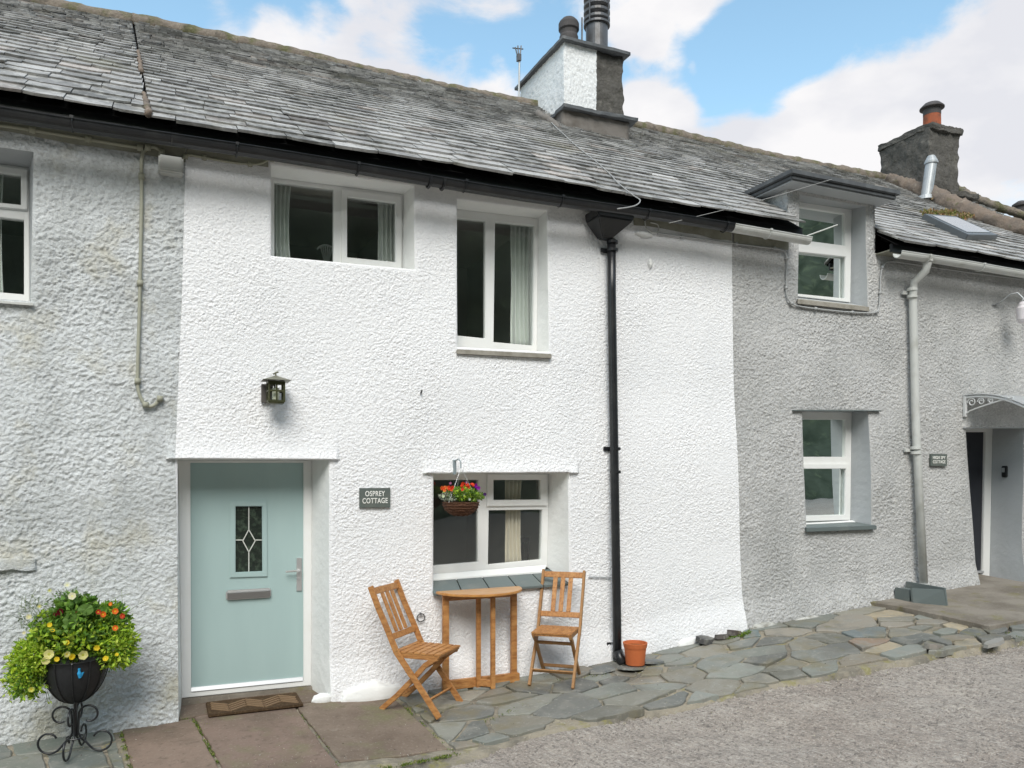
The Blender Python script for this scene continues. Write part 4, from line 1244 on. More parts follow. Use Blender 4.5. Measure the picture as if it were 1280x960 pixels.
# wall lantern
lc = at(344, 488, -.16)
lan = thing('wall_lantern', 'small bronze box lantern with flat hat on the white wall above the door', 'wall lantern', (lc.x, -.03, lc.z))
mb = MB(); a, b = at(336, 476, -.21), at(355, 502.5, -.21)
x0, x1, z1, z0 = a.x, b.x, a.z, b.z; w = x1 - x0; y0 = -.225; y1 = y0 + w
for (x, y) in ((x0, y0), (x1, y0), (x0, y1), (x1, y1)): mb.box((x - .007, y - .007, z0), (x + .007, y + .007, z1))
for z_ in (z0, z1 - .012, z0 + (z1 - z0) * .5):
    for y in (y0, y1): mb.box((x0, y - .006, z_ - .001), (x1, y + .006, z_ + .012))
    for x in (x0, x1): mb.box((x - .006, y0, z_ - .001), (x + .006, y1, z_ + .012))
for y in (y0, y1): mb.box(((x0 + x1) / 2 - .006, y - .005, z0), ((x0 + x1) / 2 + .006, y + .005, z1))
mb.box((x0, y0, z0 - .012), (x1, y1, z0 - .002))
mb.box((x0 - .0, y0, z1 - .03), (x1, y0 + .004, z1 - .01))
obj('cage', mb, M_brass, lan)
mb = MB(); xc, yc = (x0 + x1) / 2, (y0 + y1) / 2; r = w * .92
mb.add([(xc - r, yc - r, z1 + .006), (xc + r, yc - r, z1 + .006), (xc + r, yc + r, z1 + .006), (xc - r, yc + r, z1 + .006), (xc, yc, z1 + .05)], [(3, 2, 1, 0), (0, 1, 4), (1, 2, 4), (2, 3, 4), (3, 0, 4)])
mb.tube([(xc, yc, z1 + .04), (xc, yc, z1 + .07)], .006, 6); mb.tube([(xc - .02, yc, z1 + .06), (xc + .02, yc, z1 + .078)], .007, 6)
obj('hat', mb, mat('bronze_hat', (.20, .20, .15), .4, .5, metal=.4), lan)
mb = MB(); mb.lathe([(.028, z0 + .02), (.028, z1 - .05)], xc, yc, 14); obj('lamp_glass', mb, mat('frosted_lamp', (.55, .58, .45), .3, .5), lan)
mb = MB(); bp = at(333, 488, -.03)
mb.box((bp.x - .04, -.045, lc.z - .09), (bp.x + .05, -.02, lc.z + .06)); mb.tube([(bp.x + .01, -.04, lc.z + .02), (bp.x + .02, -.10, lc.z + .05), (xc, y1, z1 - .02)], .009, 8)
obj('back_plate', mb, mat('grey_bronze', (.14, .13, .12), .5, .5, metal=.3), lan, bevel=.003)

# iron ring and small fittings
rg = wp_(526, 772, -.03); mb = MB()
mb.tube([(rg.x + .035 * math.cos(a), rg.y - .004, rg.z + .035 * math.sin(a)) for a in np.linspace(0, 2 * math.pi, 22)[:-1]], .005, 6, closed=True)
mb.tube([(rg.x, .0, rg.z + .036), (rg.x, -.045, rg.z + .036)], .007, 8)
tag(obj('tether_ring', mb, M_steelflue), 'small iron ring hanging on the white wall behind the left chair', 'ring')
hk = wp_(526, 491, -.02)
tag(obj('wall_hook', MB().tube([(hk.x, 0, hk.z), (hk.x, -.05, hk.z), (hk.x, -.055, hk.z + .02)], .008, 8), M_steelflue), 'tiny dark hook in the middle of the white wall', 'hook')

# plaster patches and bulges that belong to the walls
def patch(parent, px, rx, rz, depth, m, seed, name='plaster_patch', y=-.02):
    c = at(*px); bm = bmesh.new(); bmesh.ops.create_uvsphere(bm, u_segments=40, v_segments=20, radius=1)
    for v in bm.verts:
        n = mnoise.fractal(v.co * 2.2 + Vector((seed, 0, 0)), 1, 2, 3)
        k = 1 + .22 * n
        v.co = Vector((c.x + v.co.x * rx * k, y + v.co.y * depth, c.z + v.co.z * rz * k))
    obj(name, bm, m, parent, smooth=True)
patch(cot_m, (462, 868), .30, .115, .075, M_smoothw, 3, y=-.045)
patch(cot_m, (402, 873), .085, .05, .035, M_smoothw, 5, y=-.04)
patch(cot_m, (856, 803), .14, .07, .06, M_smoothw, 7, y=-.05)
patch(cot_m, (803, 294), .10, .03, .03, M_smoothw, 8)
patch(cot_m, (811, 330), .025, .05, .03, M_smoothw, 8)
rblock('ledge_stone', M_left, cot_l, (at(-70, 700).x, -.05, at(0, 714).z), (at(46, 700).x, .02, at(0, 699).z), .014, .03, 44)
for px, py, rx in ((950, 783, .2), (1010, 775, .3), (1060, 768, .28), (1105, 758, .2)):
    patch(cot_r, (px, py), rx, .06, .05, mat('crusty_wall_foot', (.50, .50, .47), .95, .15, layers=((9, (.22, .21, .18), .48, .62, .8, 7),), bumps=((30, 1, .02),)), px, 'mortar_foot', y=-.085)

# keypad on the right jamb
k0 = at(1258, 589.5, .22); jx = ord_.q[1].x + (ord_.f[1].x - ord_.q[1].x) * (.22 / .4)
kp = thing('door_keypad', 'small black keypad fixed on the grey reveal of the right doorway', 'keypad', (jx, .22, k0.z))
obj('housing', MB().box((jx - .05, .19, k0.z - .075), (jx + .01, .25, k0.z + .075)), M_black, kp, bevel=.008)
obj('display', MB().box((jx - .056, .20, k0.z - .01), (jx - .0505, .24, k0.z + .05)), M_galv, kp, bevel=.002)

# door canopy on the right
M_poly = mat('white_canopy_bracket', (.66, .67, .67), .4, .5)
cn = thing('door_canopy', 'white curved canopy with scrolled bracket above the right doorway', 'door canopy', (9.6, 0, 2.55))
bx = 8.99
for X in (bx, bx + 1.25):
    mb = MB()
    mb.bar((X, -.035, 2.68), (X, -.035, 2.43), .035, .03, up=(0, 1, 0))
    arc = [(X, -.03 - .78 * t, 2.66 + .02 * math.sin(t * 3) - .20 * t * t) for t in np.linspace(0, 1, 12)]
    mb.tube(arc, .013, 8)
    arc = [(X, -.03 - .60 * t, 2.46 + .16 * t ** .7) for t in np.linspace(0, 1, 10)]
    mb.tube(arc, .009, 8)
    for (yc_, r_) in ((-.12, .055), (-.24, .045), (-.36, .035)):
        zc_ = 2.60
        mb.tube([(X, yc_ + r_ * (1 - t * .7) * math.cos(t * 9), zc_ + r_ * (1 - t * .7) * math.sin(t * 9)) for t in np.linspace(0, 1, 26)], .007, 6)
    obj('bracket', mb, M_poly, cn)
mb = MB(); T = np.linspace(0, 1, 14); vs = []; fs = []
for t in T:
    y = -.02 - .80 * t; zz_ = 2.685 + .02 * math.sin(t * 3) - .20 * t * t
    vs += [(bx - .02, y, zz_), (bx + 1.27, y, zz_), (bx - .02, y, zz_ + .008), (bx + 1.27, y, zz_ + .008)]
for i in range(13):
    a = i * 4; fs += [(a, a + 1, a + 5, a + 4), (a + 2, a + 6, a + 7, a + 3), (a, a + 4, a + 6, a + 2), (a + 1, a + 3, a + 7, a + 5)]
fs += [(0, 2, 3, 1), (52, 53, 55, 54)]
mb.add(vs, fs); mpc = mat('canopy_sheet', (.70, .72, .73), .35, .5); mpc.node_tree.nodes['Principled BSDF'].inputs['Transmission Weight'].default_value = .55
obj('canopy_sheet', mb, mpc, cn)

# swan neck lamp at the frame edge
s0 = wp_(1244, 381, -.02); s2 = at(1277, 383, -.28)
sl = thing('swan_neck_lamp', 'white shaded lamp on a bent arm at the right edge of the grey wall', 'wall lamp', tuple(s0))
mb = MB().tube([s0, at(1252, 377, -.08), at(1262, 368, -.16), at(1272, 366, -.22), at(1279, 373, -.28), (s2.x, -.28, s2.z + .03)], .011, 8)
mb.lathe([(.05, s0.z - .001), (.05, s0.z + .001)], s0.x, 0, 8); obj('arm', mb, M_galv, sl, smooth=True)
mb = MB().lathe([(.045, s2.z + .06), (.06, s2.z + .03), (.062, s2.z + .01), (.085, s2.z - .02), (.075, s2.z - .16), (.05, s2.z - .20)], s2.x + .04, -.28, 24); obj('shade', mb, mat('white_lamp_shade', (.72, .68, .70), .35, .5), sl)

# aerial on the ridge
ar = thing('aerial', 'thin rooftop aerial mast rising from the ridge beside the white chimney', 'aerial', (at(648, 135, RY).x, RY, at(648, 135, RY).z))
a, b = at(648, 136, RY), at(649.5, 68, RY)
obj('mast', MB().tube([a - Vector((0, 0, .1)), b], .014, 8), M_galv, ar)
mb = MB(); c = at(649, 62, RY)
for dx, dz in ((-.06, .02), (-.02, .05), (.03, .06)): mb.tube([(c.x + dx * .3, RY, c.z - .12), (c.x + dx, RY, c.z + dz)], .009, 6)
mb.tube([(c.x - .1, RY, c.z + .0), (c.x + .06, RY, c.z + .02)], .008, 6); mb.box((c.x - .03, RY - .03, c.z - .16), (c.x + .02, RY + .03, c.z - .07))
obj('antenna', mb, M_steelflue, ar)

# ================================================================== CURTAINS and what shows inside
def curtain(x0, x1, z0, z1, y, m, label, folds=7, amp=.03):
    n = folds * 8; xs = np.linspace(x0, x1, n); zs = np.linspace(z0, z1, 10); vs = []; fs = []
    for j, z_ in enumerate(zs):
        for i, x in enumerate(xs):
            k = 1 - .12 * math.sin(math.pi * j / 9) 
            vs.append((x0 + (x - x0) * k, y + amp * math.sin(i / 8 * 2 * math.pi + .4 * math.sin(j)), z_))
    for j in range(9):
        for i in range(n - 1):
            fs.append((j * n + i, j * n + i + 1, (j + 1) * n + i + 1, (j + 1) * n + i))
    o = obj('curtain', MB().add(vs, fs), m, smooth=True, fix=False)
    md = o.modifiers.new('thick', 'SOLIDIFY'); md.thickness = .004
    return tag(o, label, 'curtain')
y = .36
ul0, ul1 = at(340, 228, y), at(362, 325, y)
curtain(ul0.x - .03, at(364, 300, y).x, at(350, 335, y).z, at(350, 226, y).z, y, M_curtain, 'pale green curtain at the left side of the wide upper window', 5)
curtain(at(473, 300, y).x, at(503, 300, y).x, at(490, 340, y).z, at(480, 240, y).z, y, M_curtain, 'pale green curtain at the right side of the wide upper window', 5)
curtain(at(639, 300, y).x, at(668, 300, y).x, at(650, 445, y).z, at(650, 272, y).z, y, M_curtain, 'long pale curtain at the right of the tall upper window', 5)
curtain(at(632, 650, .42).x, at(652, 650, .42).x, at(640, 712, .42).z, at(640, 594, .42).z, .42, M_curtain2, 'cream curtain behind the right half of the lower window', 4, .02)
curtain(at(-20, 300, y).x, at(6, 300, y).x, at(0, 380, y).z, at(0, 210, y).z, y, M_curtain, 'pale curtain inside the window at the left edge', 4)
curtain(at(1038, 350, .4).x, at(1068, 350, .4).x, at(1050, 385, .4).z, at(1050, 318, .4).z, .4, mat('lilac_blind', (.34, .32, .35), .8, .2), 'dull lilac curtain inside the dormer window', 2, .012)
curtain(at(1036, 620, .4).x, at(1066, 620, .4).x, at(1050, 660, .4).z, at(1050, 582, .4).z, .4, mat('grey_blind', (.22, .22, .23), .8, .2), 'grey curtain inside the small ground floor window on the right', 2, .012)
# the fan backed seat behind the upper window
ch = at(408, 320, .75); mb = MB()
for k in range(6):
    a = R(55 + k * 14); mb.tube([(ch.x + .0, .75, ch.z - .12), (ch.x + .09 * math.cos(a) * 1.0, .75, ch.z + .09 * math.sin(a))], .006, 6)
mb.tube([(ch.x + .1 * math.cos(a), .75, ch.z + .1 * math.sin(a)) for a in np.linspace(R(30), R(150), 10)], .009, 6)
fb = thing('bedroom_chair', 'pale fan backed chair seen through the wide upper window', 'chair', (ch.x, .75, ch.z - .12))
obj('backrest', mb, M_upvc, fb)
# table and shelf inside the lower window
itb = thing('indoor_table', 'dark table standing in the room behind the lower window', 'table', (2.6, 1.3, -.1))
mb = MB().box((2.0, 1.15, .62), (2.7, 1.7, .66)); obj('tabletop', mb, M_dark, itb)
for x in (2.05, 2.65):
    for yy in (1.2, 1.65): obj('leg', MB().box((x - .02, yy - .02, -.1), (x + .02, yy + .02, .62)), M_dark, itb)
ich = thing('indoor_chair', 'dark chair back seen low behind the lower window', 'chair', (3.0, 1.0, -.1))
p = at(655, 690, 1.0)
mb = MB(); 
for k in range(4): mb.bar((p.x - .12 + k * .08, 1.0, p.z - .5), (p.x - .10 + k * .08, 1.0, p.z + .12), .025, .02)
mb.bar((p.x - .16, 1.0, p.z + .12), (p.x + .18, 1.0, p.z + .14), .03, .05); obj('backrest', mb, M_dark, ich)

# ================================================================== FURNITURE
def chair_parts(root, m):
    """local frame: +x forward, y sideways, origin between the feet on the ground"""
    Wd = .20; sh, bh = .47, .96
    fx, rx = .25, -.27                      # front foot, rear foot
    for s in (-1, 1):
        y = s * Wd
        # back upright running forward to the front foot, gently curved
        P = [(-.35, bh), (-.28, .80), (-.19, .62), (-.12, .47), (-.01, .33), (.12, .17), (fx, .0)]
        mb = MB()
        for i in range(len(P) - 1):
            a, b = P[i], P[i + 1]
            d = Vector((b[0] - a[0], 0, b[1] - a[1])).normalized() * .006
            mb.bar(Vector((a[0], y, a[1])) - d, Vector((b[0], y, b[1])) + d, .024, .045, up=(1, 0, .6))
        obj('back_leg', mb, m, root, local=True, bevel=.003)
        mb = MB(); yi = s * (Wd - .030)
        P = [(.20, sh - .035), (.12, .38), (0, .25), (-.13, .12), (rx, 0)]
        for i in range(len(P) - 1):
            a, b = P[i], P[i + 1]
            d = Vector((b[0] - a[0], 0, b[1] - a[1])).normalized() * .006
            mb.bar(Vector((a[0], yi, a[1])) - d, Vector((b[0], yi, b[1])) + d, .024, .04, up=(1, 0, -.9))
        obj('leg', mb, m, root, local=True, bevel=.003)
        mb = MB().bar((-.14, yi * 1.0 + s * .0, sh - .03), (.23, yi, sh - .03), .022, .038); obj('seat_rail', mb, m, root, local=True, bevel=.003)
    mb = MB()
    for k in range(7):
        x = -.125 + k * .0585
        mb.box((x - .025, -Wd + .016 if k else -Wd + .02, sh - .012), (x + .025, Wd - .016, sh + .004))
    mb.box((.225, -Wd + .016, sh - .03), (.24, Wd - .016, sh + .002))
    obj('seat', mb, m, root, local=True, bevel=.003)
    # back: top rail, low rail, three slats
    mb = MB().bar((-.335, -Wd, bh - .035), (-.335, Wd, bh - .035), .020, .055, up=(-.35, 0, 1)); obj('top_rail', mb, m, root, local=True, bevel=.003)
    mb = MB().bar((-.175, -Wd, .575), (-.175, Wd, .575), .020, .05, up=(-.35, 0, 1)); obj('lower_rail', mb, m, root, local=True, bevel=.003)
    for k in (-1, 0, 1):
        mb = MB().bar((-.322, k * .075, bh - .06), (-.188, k * .075, .60), .042, .012, up=(1, 0, .35)); obj('slat', mb, m, root, local=True, bevel=.002)
    mb = MB().bar((.155, -Wd, .115), (.155, Wd, .115), .014, .035, up=(.6, 0, .7)); obj('front_stretcher', mb, m, root, local=True, bevel=.002)
    mb = MB().bar((-.16, -Wd + .03, .10), (-.16, Wd - .03, .10), .014, .03, up=(-.6, 0, .7)); obj('rear_stretcher', mb, m, root, local=True, bevel=.002)
    mb = MB().bar((.10, -Wd + .03, .36), (.10, Wd - .03, .36), .014, .03, up=(-.6, 0, .7)); obj('seat_stretcher', mb, m, root, local=True, bevel=.002)

def place_chair(fn, ff, rn, m, label, sc):
    "front feet near/far and a rear foot in the photograph give spot and heading"
    a, b, c = on_ground(*fn, .012), on_ground(*ff, .012), on_ground(*rn, .012)
    mid = (a + b) / 2
    return a, b, c, mid
a, b, c, mid = place_chair((545, 899), (578, 878), (476, 890), None, '', 1)
side = (a - b); side.z = 0
fw = Vector((side.y, -side.x, 0)).normalized()
if fw.x < 0: fw = -fw
# blend the heading from the front feet with that from the near side feet
fw2 = (a - c); fw2.z = 0; fw2.normalize()
fwm = (fw + fw2 * 1.2).normalized()
print('CHAIR1 width', side.length, 'depth', (a - c).length, fw, fw2)
ang1 = math.atan2(fwm.y, fwm.x)
org1 = mid - fwm * .25; org1.z = ground(org1.x, org1.y) + .014
c1 = thing('folding_chair', 'orange brown wooden folding chair nearest the door, turned side on to the round table', 'folding chair', tuple(org1), ang1, 'folding chairs beside the half round table')
chair_parts(c1, M_wood); c1.scale = (1.03, 1.03, 1.03)
a, b = on_ground(656, 857, .012), on_ground(717, 862, .012)
side = a - b; side.z = 0
fw = Vector((side.y, -side.x, 0)).normalized()
if fw.y > 0: fw = -fw
print('CHAIR2 width', side.length, fw)
mid = (a + b) / 2 + Vector((.0, -.035, 0)); org2 = mid - fw * .22; org2.z = ground(org2.x, org2.y) + .014
c2_ = thing('folding_chair', 'paler weathered folding chair facing out from the wall, next to the black downpipe', 'folding chair', tuple(org2), math.atan2(fw.y, fw.x), 'folding chairs beside the half round table')
c2_.scale = (.86, .97, .985)
for ch_ in list(c1.children):
    d = ch_.copy(); d.data = ch_.data.copy(); COL.objects.link(d); d.parent = c2_
    d.name = ch_.name
    d.data.materials.clear(); d.data.materials.append(M_wood if ch_.name.split('.')[0] in ('top_rail', 'lower_rail', 'slat', 'seat') else M_wood2)

# half round folding table
tz = at(600, 745, -.42).z
TB = thing('half_round_table', 'half round wooden folding table standing against the wall under the window', 'table', (at(600, 738, -.1).x, -.1, ground(2.6, -.2)))
xl, xr = at(548, 742, -.12).x, at(650, 733, -.12).x
xc = (xl + xr) / 2; rr = (xr - xl) / 2 + .01
print('TABLE z', tz, 'r', rr, 'ground', ground(2.6, -.2))
gz = ground(xc, -.2) + .013
tz = at(600, 742, -.35).z
n = 40; yb = -.075
outl = [(xc + rr * math.cos(a), yb + .90 * rr * math.sin(a)) for a in np.linspace(math.pi, 2 * math.pi, n)]
def flat(pts, z0, z1):
    m_ = len(pts)
    return MB().add([(x, y, z0) for x, y in pts] + [(x, y, z1) for x, y in pts], [tuple(range(m_ - 1, -1, -1)), tuple(range(m_, 2 * m_))] + [(i, (i + 1) % m_, m_ + (i + 1) % m_, m_ + i) for i in range(m_)])
obj('tabletop', flat(outl, tz - .022, tz), M_tabletop, TB, bevel=.005)
for x, y in ((xl + .06, yb - .06), (xr - .07, yb - .06)):
    obj('leg', MB().bar((x, y, gz + .10 if 0 else gz), (x, y, tz - .022), .055, .035, up=(0, 1, 0)), M_wood, TB, bevel=.003)
obj('foot_rail', MB().box((xl + .03, yb - .085, gz), (xr - .02, yb - .04, gz + .08)), M_wood, TB, bevel=.003)
obj('top_rail', MB().box((xl + .05, yb - .075, tz - .08), (xr - .05, yb - .05, tz - .023)), M_wood, TB, bevel=.003)
# swung gate: back post beside the rail, front post, joined by a floor bar
gp0 = at(590, 800, -.17); gp1 = at(612, 862, -.5)
fpos = on_ground(616, 861, .013)
bpos = Vector((at(598, 800, yb - .10).x, yb - .10, gz))
for q_ in (bpos, fpos):
    obj('gate_leg', MB().bar((q_.x, q_.y, gz - .0), (q_.x - .0, q_.y, tz - .05), .04, .03, up=(0, 1, 0)), M_wood, TB, bevel=.003)
obj('gate_rail', MB().bar((bpos.x, bpos.y, gz + .045), (fpos.x, fpos.y, gz + .045), .025, .06), M_wood, TB, bevel=.003)
obj('gate_rail', MB().bar((bpos.x, bpos.y, tz - .045), (fpos.x, fpos.y, tz - .045), .025, .04), M_wood, TB, bevel=.003)

# doormat
dm_ = thing('doormat', 'brown ribbed doormat lying before the teal door', 'doormat', (at(320, 878).x, 0, ground(.7, 0) + .03))
q = [on_ground(260, 871, .02), on_ground(372, 858, .02), on_ground(379, 880, .02), on_ground(261, 897, .02)]
zt_ = ground(.7, 0.0) + .024
print('MAT', [tuple(round(c, 2) for c in p) for p in q])
mx0, mx1 = at(259, 890, 0).x, at(376, 880, 0).x; my0, my1 = -.14, .235
mb = MB().box((mx0, my0, zt_ - .01), (mx1, my1, zt_ + .012))
M_mat = mat('coir_brown', (.065, .042, .025), .95, .1, layers=((50, (.17, .11, .06), .5, .7, .6, 4),), bumps=((120, .8, .004),))
obj('border', mb, M_mat, dm_, bevel=.006)
mb = MB(); W_ = mx1 - mx0; Hh = my1 - my0; m_ = .03
nseg = 5
for k in range(nseg):
    xa, xb = mx0 + m_ + (W_ - 2 * m_) * k / nseg, mx0 + m_ + (W_ - 2 * m_) * (k + 1) / nseg
    sgn = 1 if k % 2 else -1; last = None
    y_ = my0 + m_ - .1
    while y_ < my1 + .1:
        ya, yb_ = (y_, y_ + sgn * .10)
        if min(ya, yb_) > my0 + m_ - .005 and max(ya, yb_) < my1 - m_ + .005:
            mb.bar((xa + .004, ya, zt_ + .015), (xb - .004, yb_, zt_ + .015), .018, .007)
        y_ += .055
obj('ribs', mb, mat('coir_light', (.23, .155, .095), .95, .1, bumps=((120, .8, .004),)), dm_)

# terracotta pot
tp = on_ground(794, 830, .03)
zt_ = at(794, 803, tp.y).z; hgt = zt_ - tp.z
sc = (CAM_D + tp.y) / (math.cos(TH) - math.sin(TH) * 154 / F_PX) / F_PX
rt = 15.3 * sc
pot = thing('flower_pot', 'empty terracotta flower pot on slate pieces by the downpipe', 'flower pot', (tp.x, tp.y, tp.z))
obj('pot', MB().lathe([(rt * .76, tp.z), (rt * .90, zt_ - .045), (rt * .94, zt_ - .045), (rt, zt_ - .005), (rt, zt_), (rt - .012, zt_), (rt - .025, zt_ - .05)], tp.x, tp.y, 40, cap1=False), M_terra, pot, smooth=False)
obj('soil', MB().lathe([(rt - .02, zt_ - .03), (rt * .4, zt_ - .022)], tp.x, tp.y, 24), mat('dry_soil', (.28, .09, .03), .95, .1, bumps=((60, 1, .01),)), pot)
# loose slate pieces
rnd = np.random.RandomState(77)
def loose(px, py, sx, sy, h, label, tilt=.1, col=(.13, .14, .14)):
    p = on_ground(px, py, .015); mb = MB(); n = 7
    pts = [(sx * math.cos(a + rnd.uniform(-.25, .25)) * rnd.uniform(.75, 1.1), sy * math.sin(a) * rnd.uniform(.75, 1.1)) for a in np.linspace(0, 2 * math.pi, n + 1)[:-1]]
    tx, ty = rnd.uniform(-tilt, tilt, 2)
    v = [(p.x + x, p.y + y, p.z + tx * x + ty * y) for x, y in pts] + [(p.x + x * .93, p.y + y * .93, p.z + h + tx * x + ty * y) for x, y in pts]
    mb.add(v, [tuple(range(n - 1, -1, -1)), tuple(range(n, 2 * n))] + [(i, (i + 1) % n, n + (i + 1) % n, n + i) for i in range(n)], col)
    o = obj('slate_piece', mb, M_pave); tag(o, label, 'stone')
    return o
loose(790, 836, .17, .12, .018, 'dark loose slate under the front of the terracotta pot')
loose(752, 838, .15, .1, .015, 'flat loose slate left of the downpipe foot')
loose(816, 828, .12, .08, .02, 'thin dark slate right of the terracotta pot')
loose(882, 803, .12, .06, .05, 'dark broken stone at the wall foot beside the white patch', .3, (.06, .06, .06))
loose(902, 799, .09, .05, .05, 'small rounded stone second along the foot of the white wall', .3, (.10, .09, .085))
loose(917, 795, .10, .05, .06, 'dark stone at the corner where the white wall ends', .3, (.075, .06, .06))
loose(1167, 812, .12, .07, .05, 'blocky stone on the rim of the crazy paving near the apron', .2, (.28, .25, .22))
loose(1242, 806, .13, .06, .035, 'pale flat stone on the paving rim near the right edge', .2, (.30, .29, .27))

# ================================================================== PLANTS
def leaf(mb, c, d, L, w, col, rnd, curl=.3):
    d = d.normalized(); s = d.cross(Vector((rnd.normal(), rnd.normal(), rnd.normal())))
    if s.length < 1e-3: return
    s.normalize(); up = s.cross(d)
    a = c; m = c + d * L * .55 + up * L * .12; e = c + d * L - up * L * curl * .4
    k = rnd.uniform(.7, 1.25); cc = tuple(x * k for x in col)
    mb.add([a, m + s * w * .5, e, m - s * w * .5, m + up * w * .08], [(0, 1, 4), (1, 2, 4), (2, 3, 4), (3, 0, 4)], cc)
def blob_leaves(mb, c, rad, n, L, w, cols, rnd, shell=.55):
    for _ in range(n):
        d = Vector(rnd.normal(0, 1, 3)); d.normalize()
        r = rnd.uniform(shell, 1.0) ** .7
        k = 1 + .25 * mnoise.noise(d * 2.5 + c * 5)
        p = c + Vector((d.x * rad[0], d.y * rad[1], d.z * rad[2])) * r * k
        dd = d + Vector(rnd.normal(0, .7, 3)) + Vector((0, 0, .2))
        leaf(mb, p, dd, L * rnd.uniform(.6, 1.3), w * rnd.uniform(.7, 1.2), cols[rnd.randint(len(cols))], rnd)
def stem(mb, a, b, r, col): mb.tube([a, a.lerp(b, .5) + Vector((0, 0, .01)), b], r, 4, col)
def flower(mb, c, face, r, col, cent, rnd, petals=6, cup=.35):
    f = face.normalized(); u = f.orthogonal().normalized(); v = f.cross(u)
    ring = []
    N = petals * 3
    vs = [c - f * r * cup]
    for k in range(N):
        a = 2 * math.pi * k / N
        rr_ = r * (.82 + .18 * abs(math.cos(a * petals / 2)))
        vs.append(c + (u * math.cos(a) + v * math.sin(a)) * rr_ + f * r * rnd.uniform(-.05, .05))
    fs = [(0, k + 1, (k + 1) % N + 1) for k in range(N)]
    mb.add(vs, fs, col)
    vs = [c - f * r * cup * .62 + (u * math.cos(2 * math.pi * k / 6) + v * math.sin(2 * math.pi * k / 6)) * r * .28 for k in range(6)]
    mb.add(vs, [tuple(range(6))], cent)
M_leaf = mat('leaf', (.1, .2, .03), .5, .35, attr=True)
M_leaf.node_tree.nodes['Principled BSDF'].inputs['Transmission Weight'].default_value = 0
def leafy(m):  # let light pass through the thin leaves
    n, l = m.node_tree.nodes, m.node_tree.links; p = n['Principled BSDF']; out = n['Material Output']
    tr = n.new('ShaderNodeBsdfTranslucent'); mx = n.new('ShaderNodeMixShader'); mx.inputs[0].default_value = .35
    a = [x for x in n if x.type == 'ATTRIBUTE'][0]; l.new(a.outputs['Color'], tr.inputs[0])
    l.new(p.outputs[0], mx.inputs[1]); l.new(tr.outputs[0], mx.inputs[2]); l.new(mx.outputs[0], out.inputs[0])
leafy(M_leaf)
M_petal = mat('petal', (.8, .8, .1), .55, .25, attr=True); leafy(M_petal)

base_ = on_ground(94, 942, .012); PY = base_.y
px2m = (CAM_D + PY) / (math.cos(TH) - math.sin(TH) * (95 - 640) / F_PX) / F_PX
PB = thing('planter', 'black iron planter on a scrolled stand brimming with yellow and orange flowers', 'planter', tuple(base_))
bc = at(95.5, 835, PY); rb = 37 * px2m; zt_ = at(95, 822, PY).z; zb_ = at(95, 878, PY).z
prof = [(.02, zb_)] + [(rb * math.sin(t), zb_ + (zt_ - zb_) * (1 - math.cos(t))) for t in np.linspace(.2, math.pi / 2, 10)] + [(rb + .008, zt_ + .004), (rb - .01, zt_ + .004), (rb - .02, zt_ - .03)]
bowl = MB().lathe(prof, base_.x, PY, 36)
obj('bowl', bowl, mat('black_liner', (.018, .018, .02), .55, .4, bumps=((30, .4, .008),)), PB, smooth=True)
mb = MB()
for k in range(12):
    a = k * math.pi / 6
    mb.tube([(base_.x + (r_ + .005) * math.cos(a), PY + (r_ + .005) * math.sin(a), z_) for r_, z_ in prof[:-2]], .004, 5)
obj('basket_ribs', mb, M_black, PB)
mb = MB(); g0z = base_.z; zn = zb_
mb.tube([(base_.x, PY, zn + .01), (base_.x, PY, g0z + .12)], .012, 8)
H0 = zn - g0z
for k in range(4):
    a = R(-12 + 90 * k); ca, sa = math.cos(a), math.sin(a)
    def RZ(r, z): return (base_.x + r * ca, PY + r * sa, g0z + z)
    # S-shaped leg: lower scroll on the ground, upper scroll under the bowl
    r1 = .082; c1x, c1z = .165, .088
    up = []
    r2 = .066; c2x, c2z = .088, H0 - .085
    for t in np.linspace(-200, 150, 26):
        q = R(t); s_ = 1 - .25 * (t + 200) / 350 if t < 0 else .8
    low = [(c1x + r1 * (1 - .35 * i / 22) * math.cos(R(215 + i * 13.5)), c1z + r1 * (1 - .35 * i / 22) * math.sin(R(215 + i * 13.5))) for i in range(23)]
    upper = [(c2x + r2 * (1 - .3 * i / 20) * math.cos(R(165 - i * 14)), c2z + r2 * (1 - .3 * i / 20) * math.sin(R(165 - i * 14))) for i in range(21)]
    line = upper[::-1] + [(.02, H0 * .55), (.018, H0 * .42), (.035, H0 * .30), (.07, .075)] + low
    leg = MB().tube([RZ(r_, z_) for r_, z_ in line], .0075, 6)
    obj('stand_leg', leg, M_black, PB, smooth=True)
mb.tube([(base_.x + .055 * math.cos(a), PY + .055 * math.sin(a), g0z + H0 * .32) for a in np.linspace(0, 2 * math.pi, 20)[:-1]], .006, 6, closed=True)
obj('stem_post', mb, M_black, PB)
rnd = np.random.RandomState(5)
LIME = [(.47, .62, .04), (.38, .55, .05), (.28, .45, .04), (.55, .66, .10)]
GRN = [(.13, .27, .04), (.18, .34, .05), (.10, .20, .035), (.23, .39, .06)]
SILV = [(.34, .38, .30), (.42, .45, .36), (.25, .30, .22)]
def pc(px, py, dy=0): return at(px, py, PY + dy)
fol = MB()
blob_leaves(fol, pc(100, 790), (.20, .20, .16), 1700, .052, .032, GRN + LIME, rnd, .3)
blob_leaves(fol, pc(96, 770, -.02), (.14, .15, .12), 800, .06, .042, GRN, rnd, .4)
blob_leaves(fol, pc(42, 822, -.05), (.135, .15, .13), 2000, .040, .017, LIME, rnd, .2)
blob_leaves(fol, pc(34, 848, -.05), (.12, .12, .13), 1300, .036, .017, LIME + GRN[:2], rnd, .2)
blob_leaves(fol, pc(145, 808, -.05), (.14, .15, .15), 2100, .040, .018, LIME + GRN[1:2], rnd, .2)
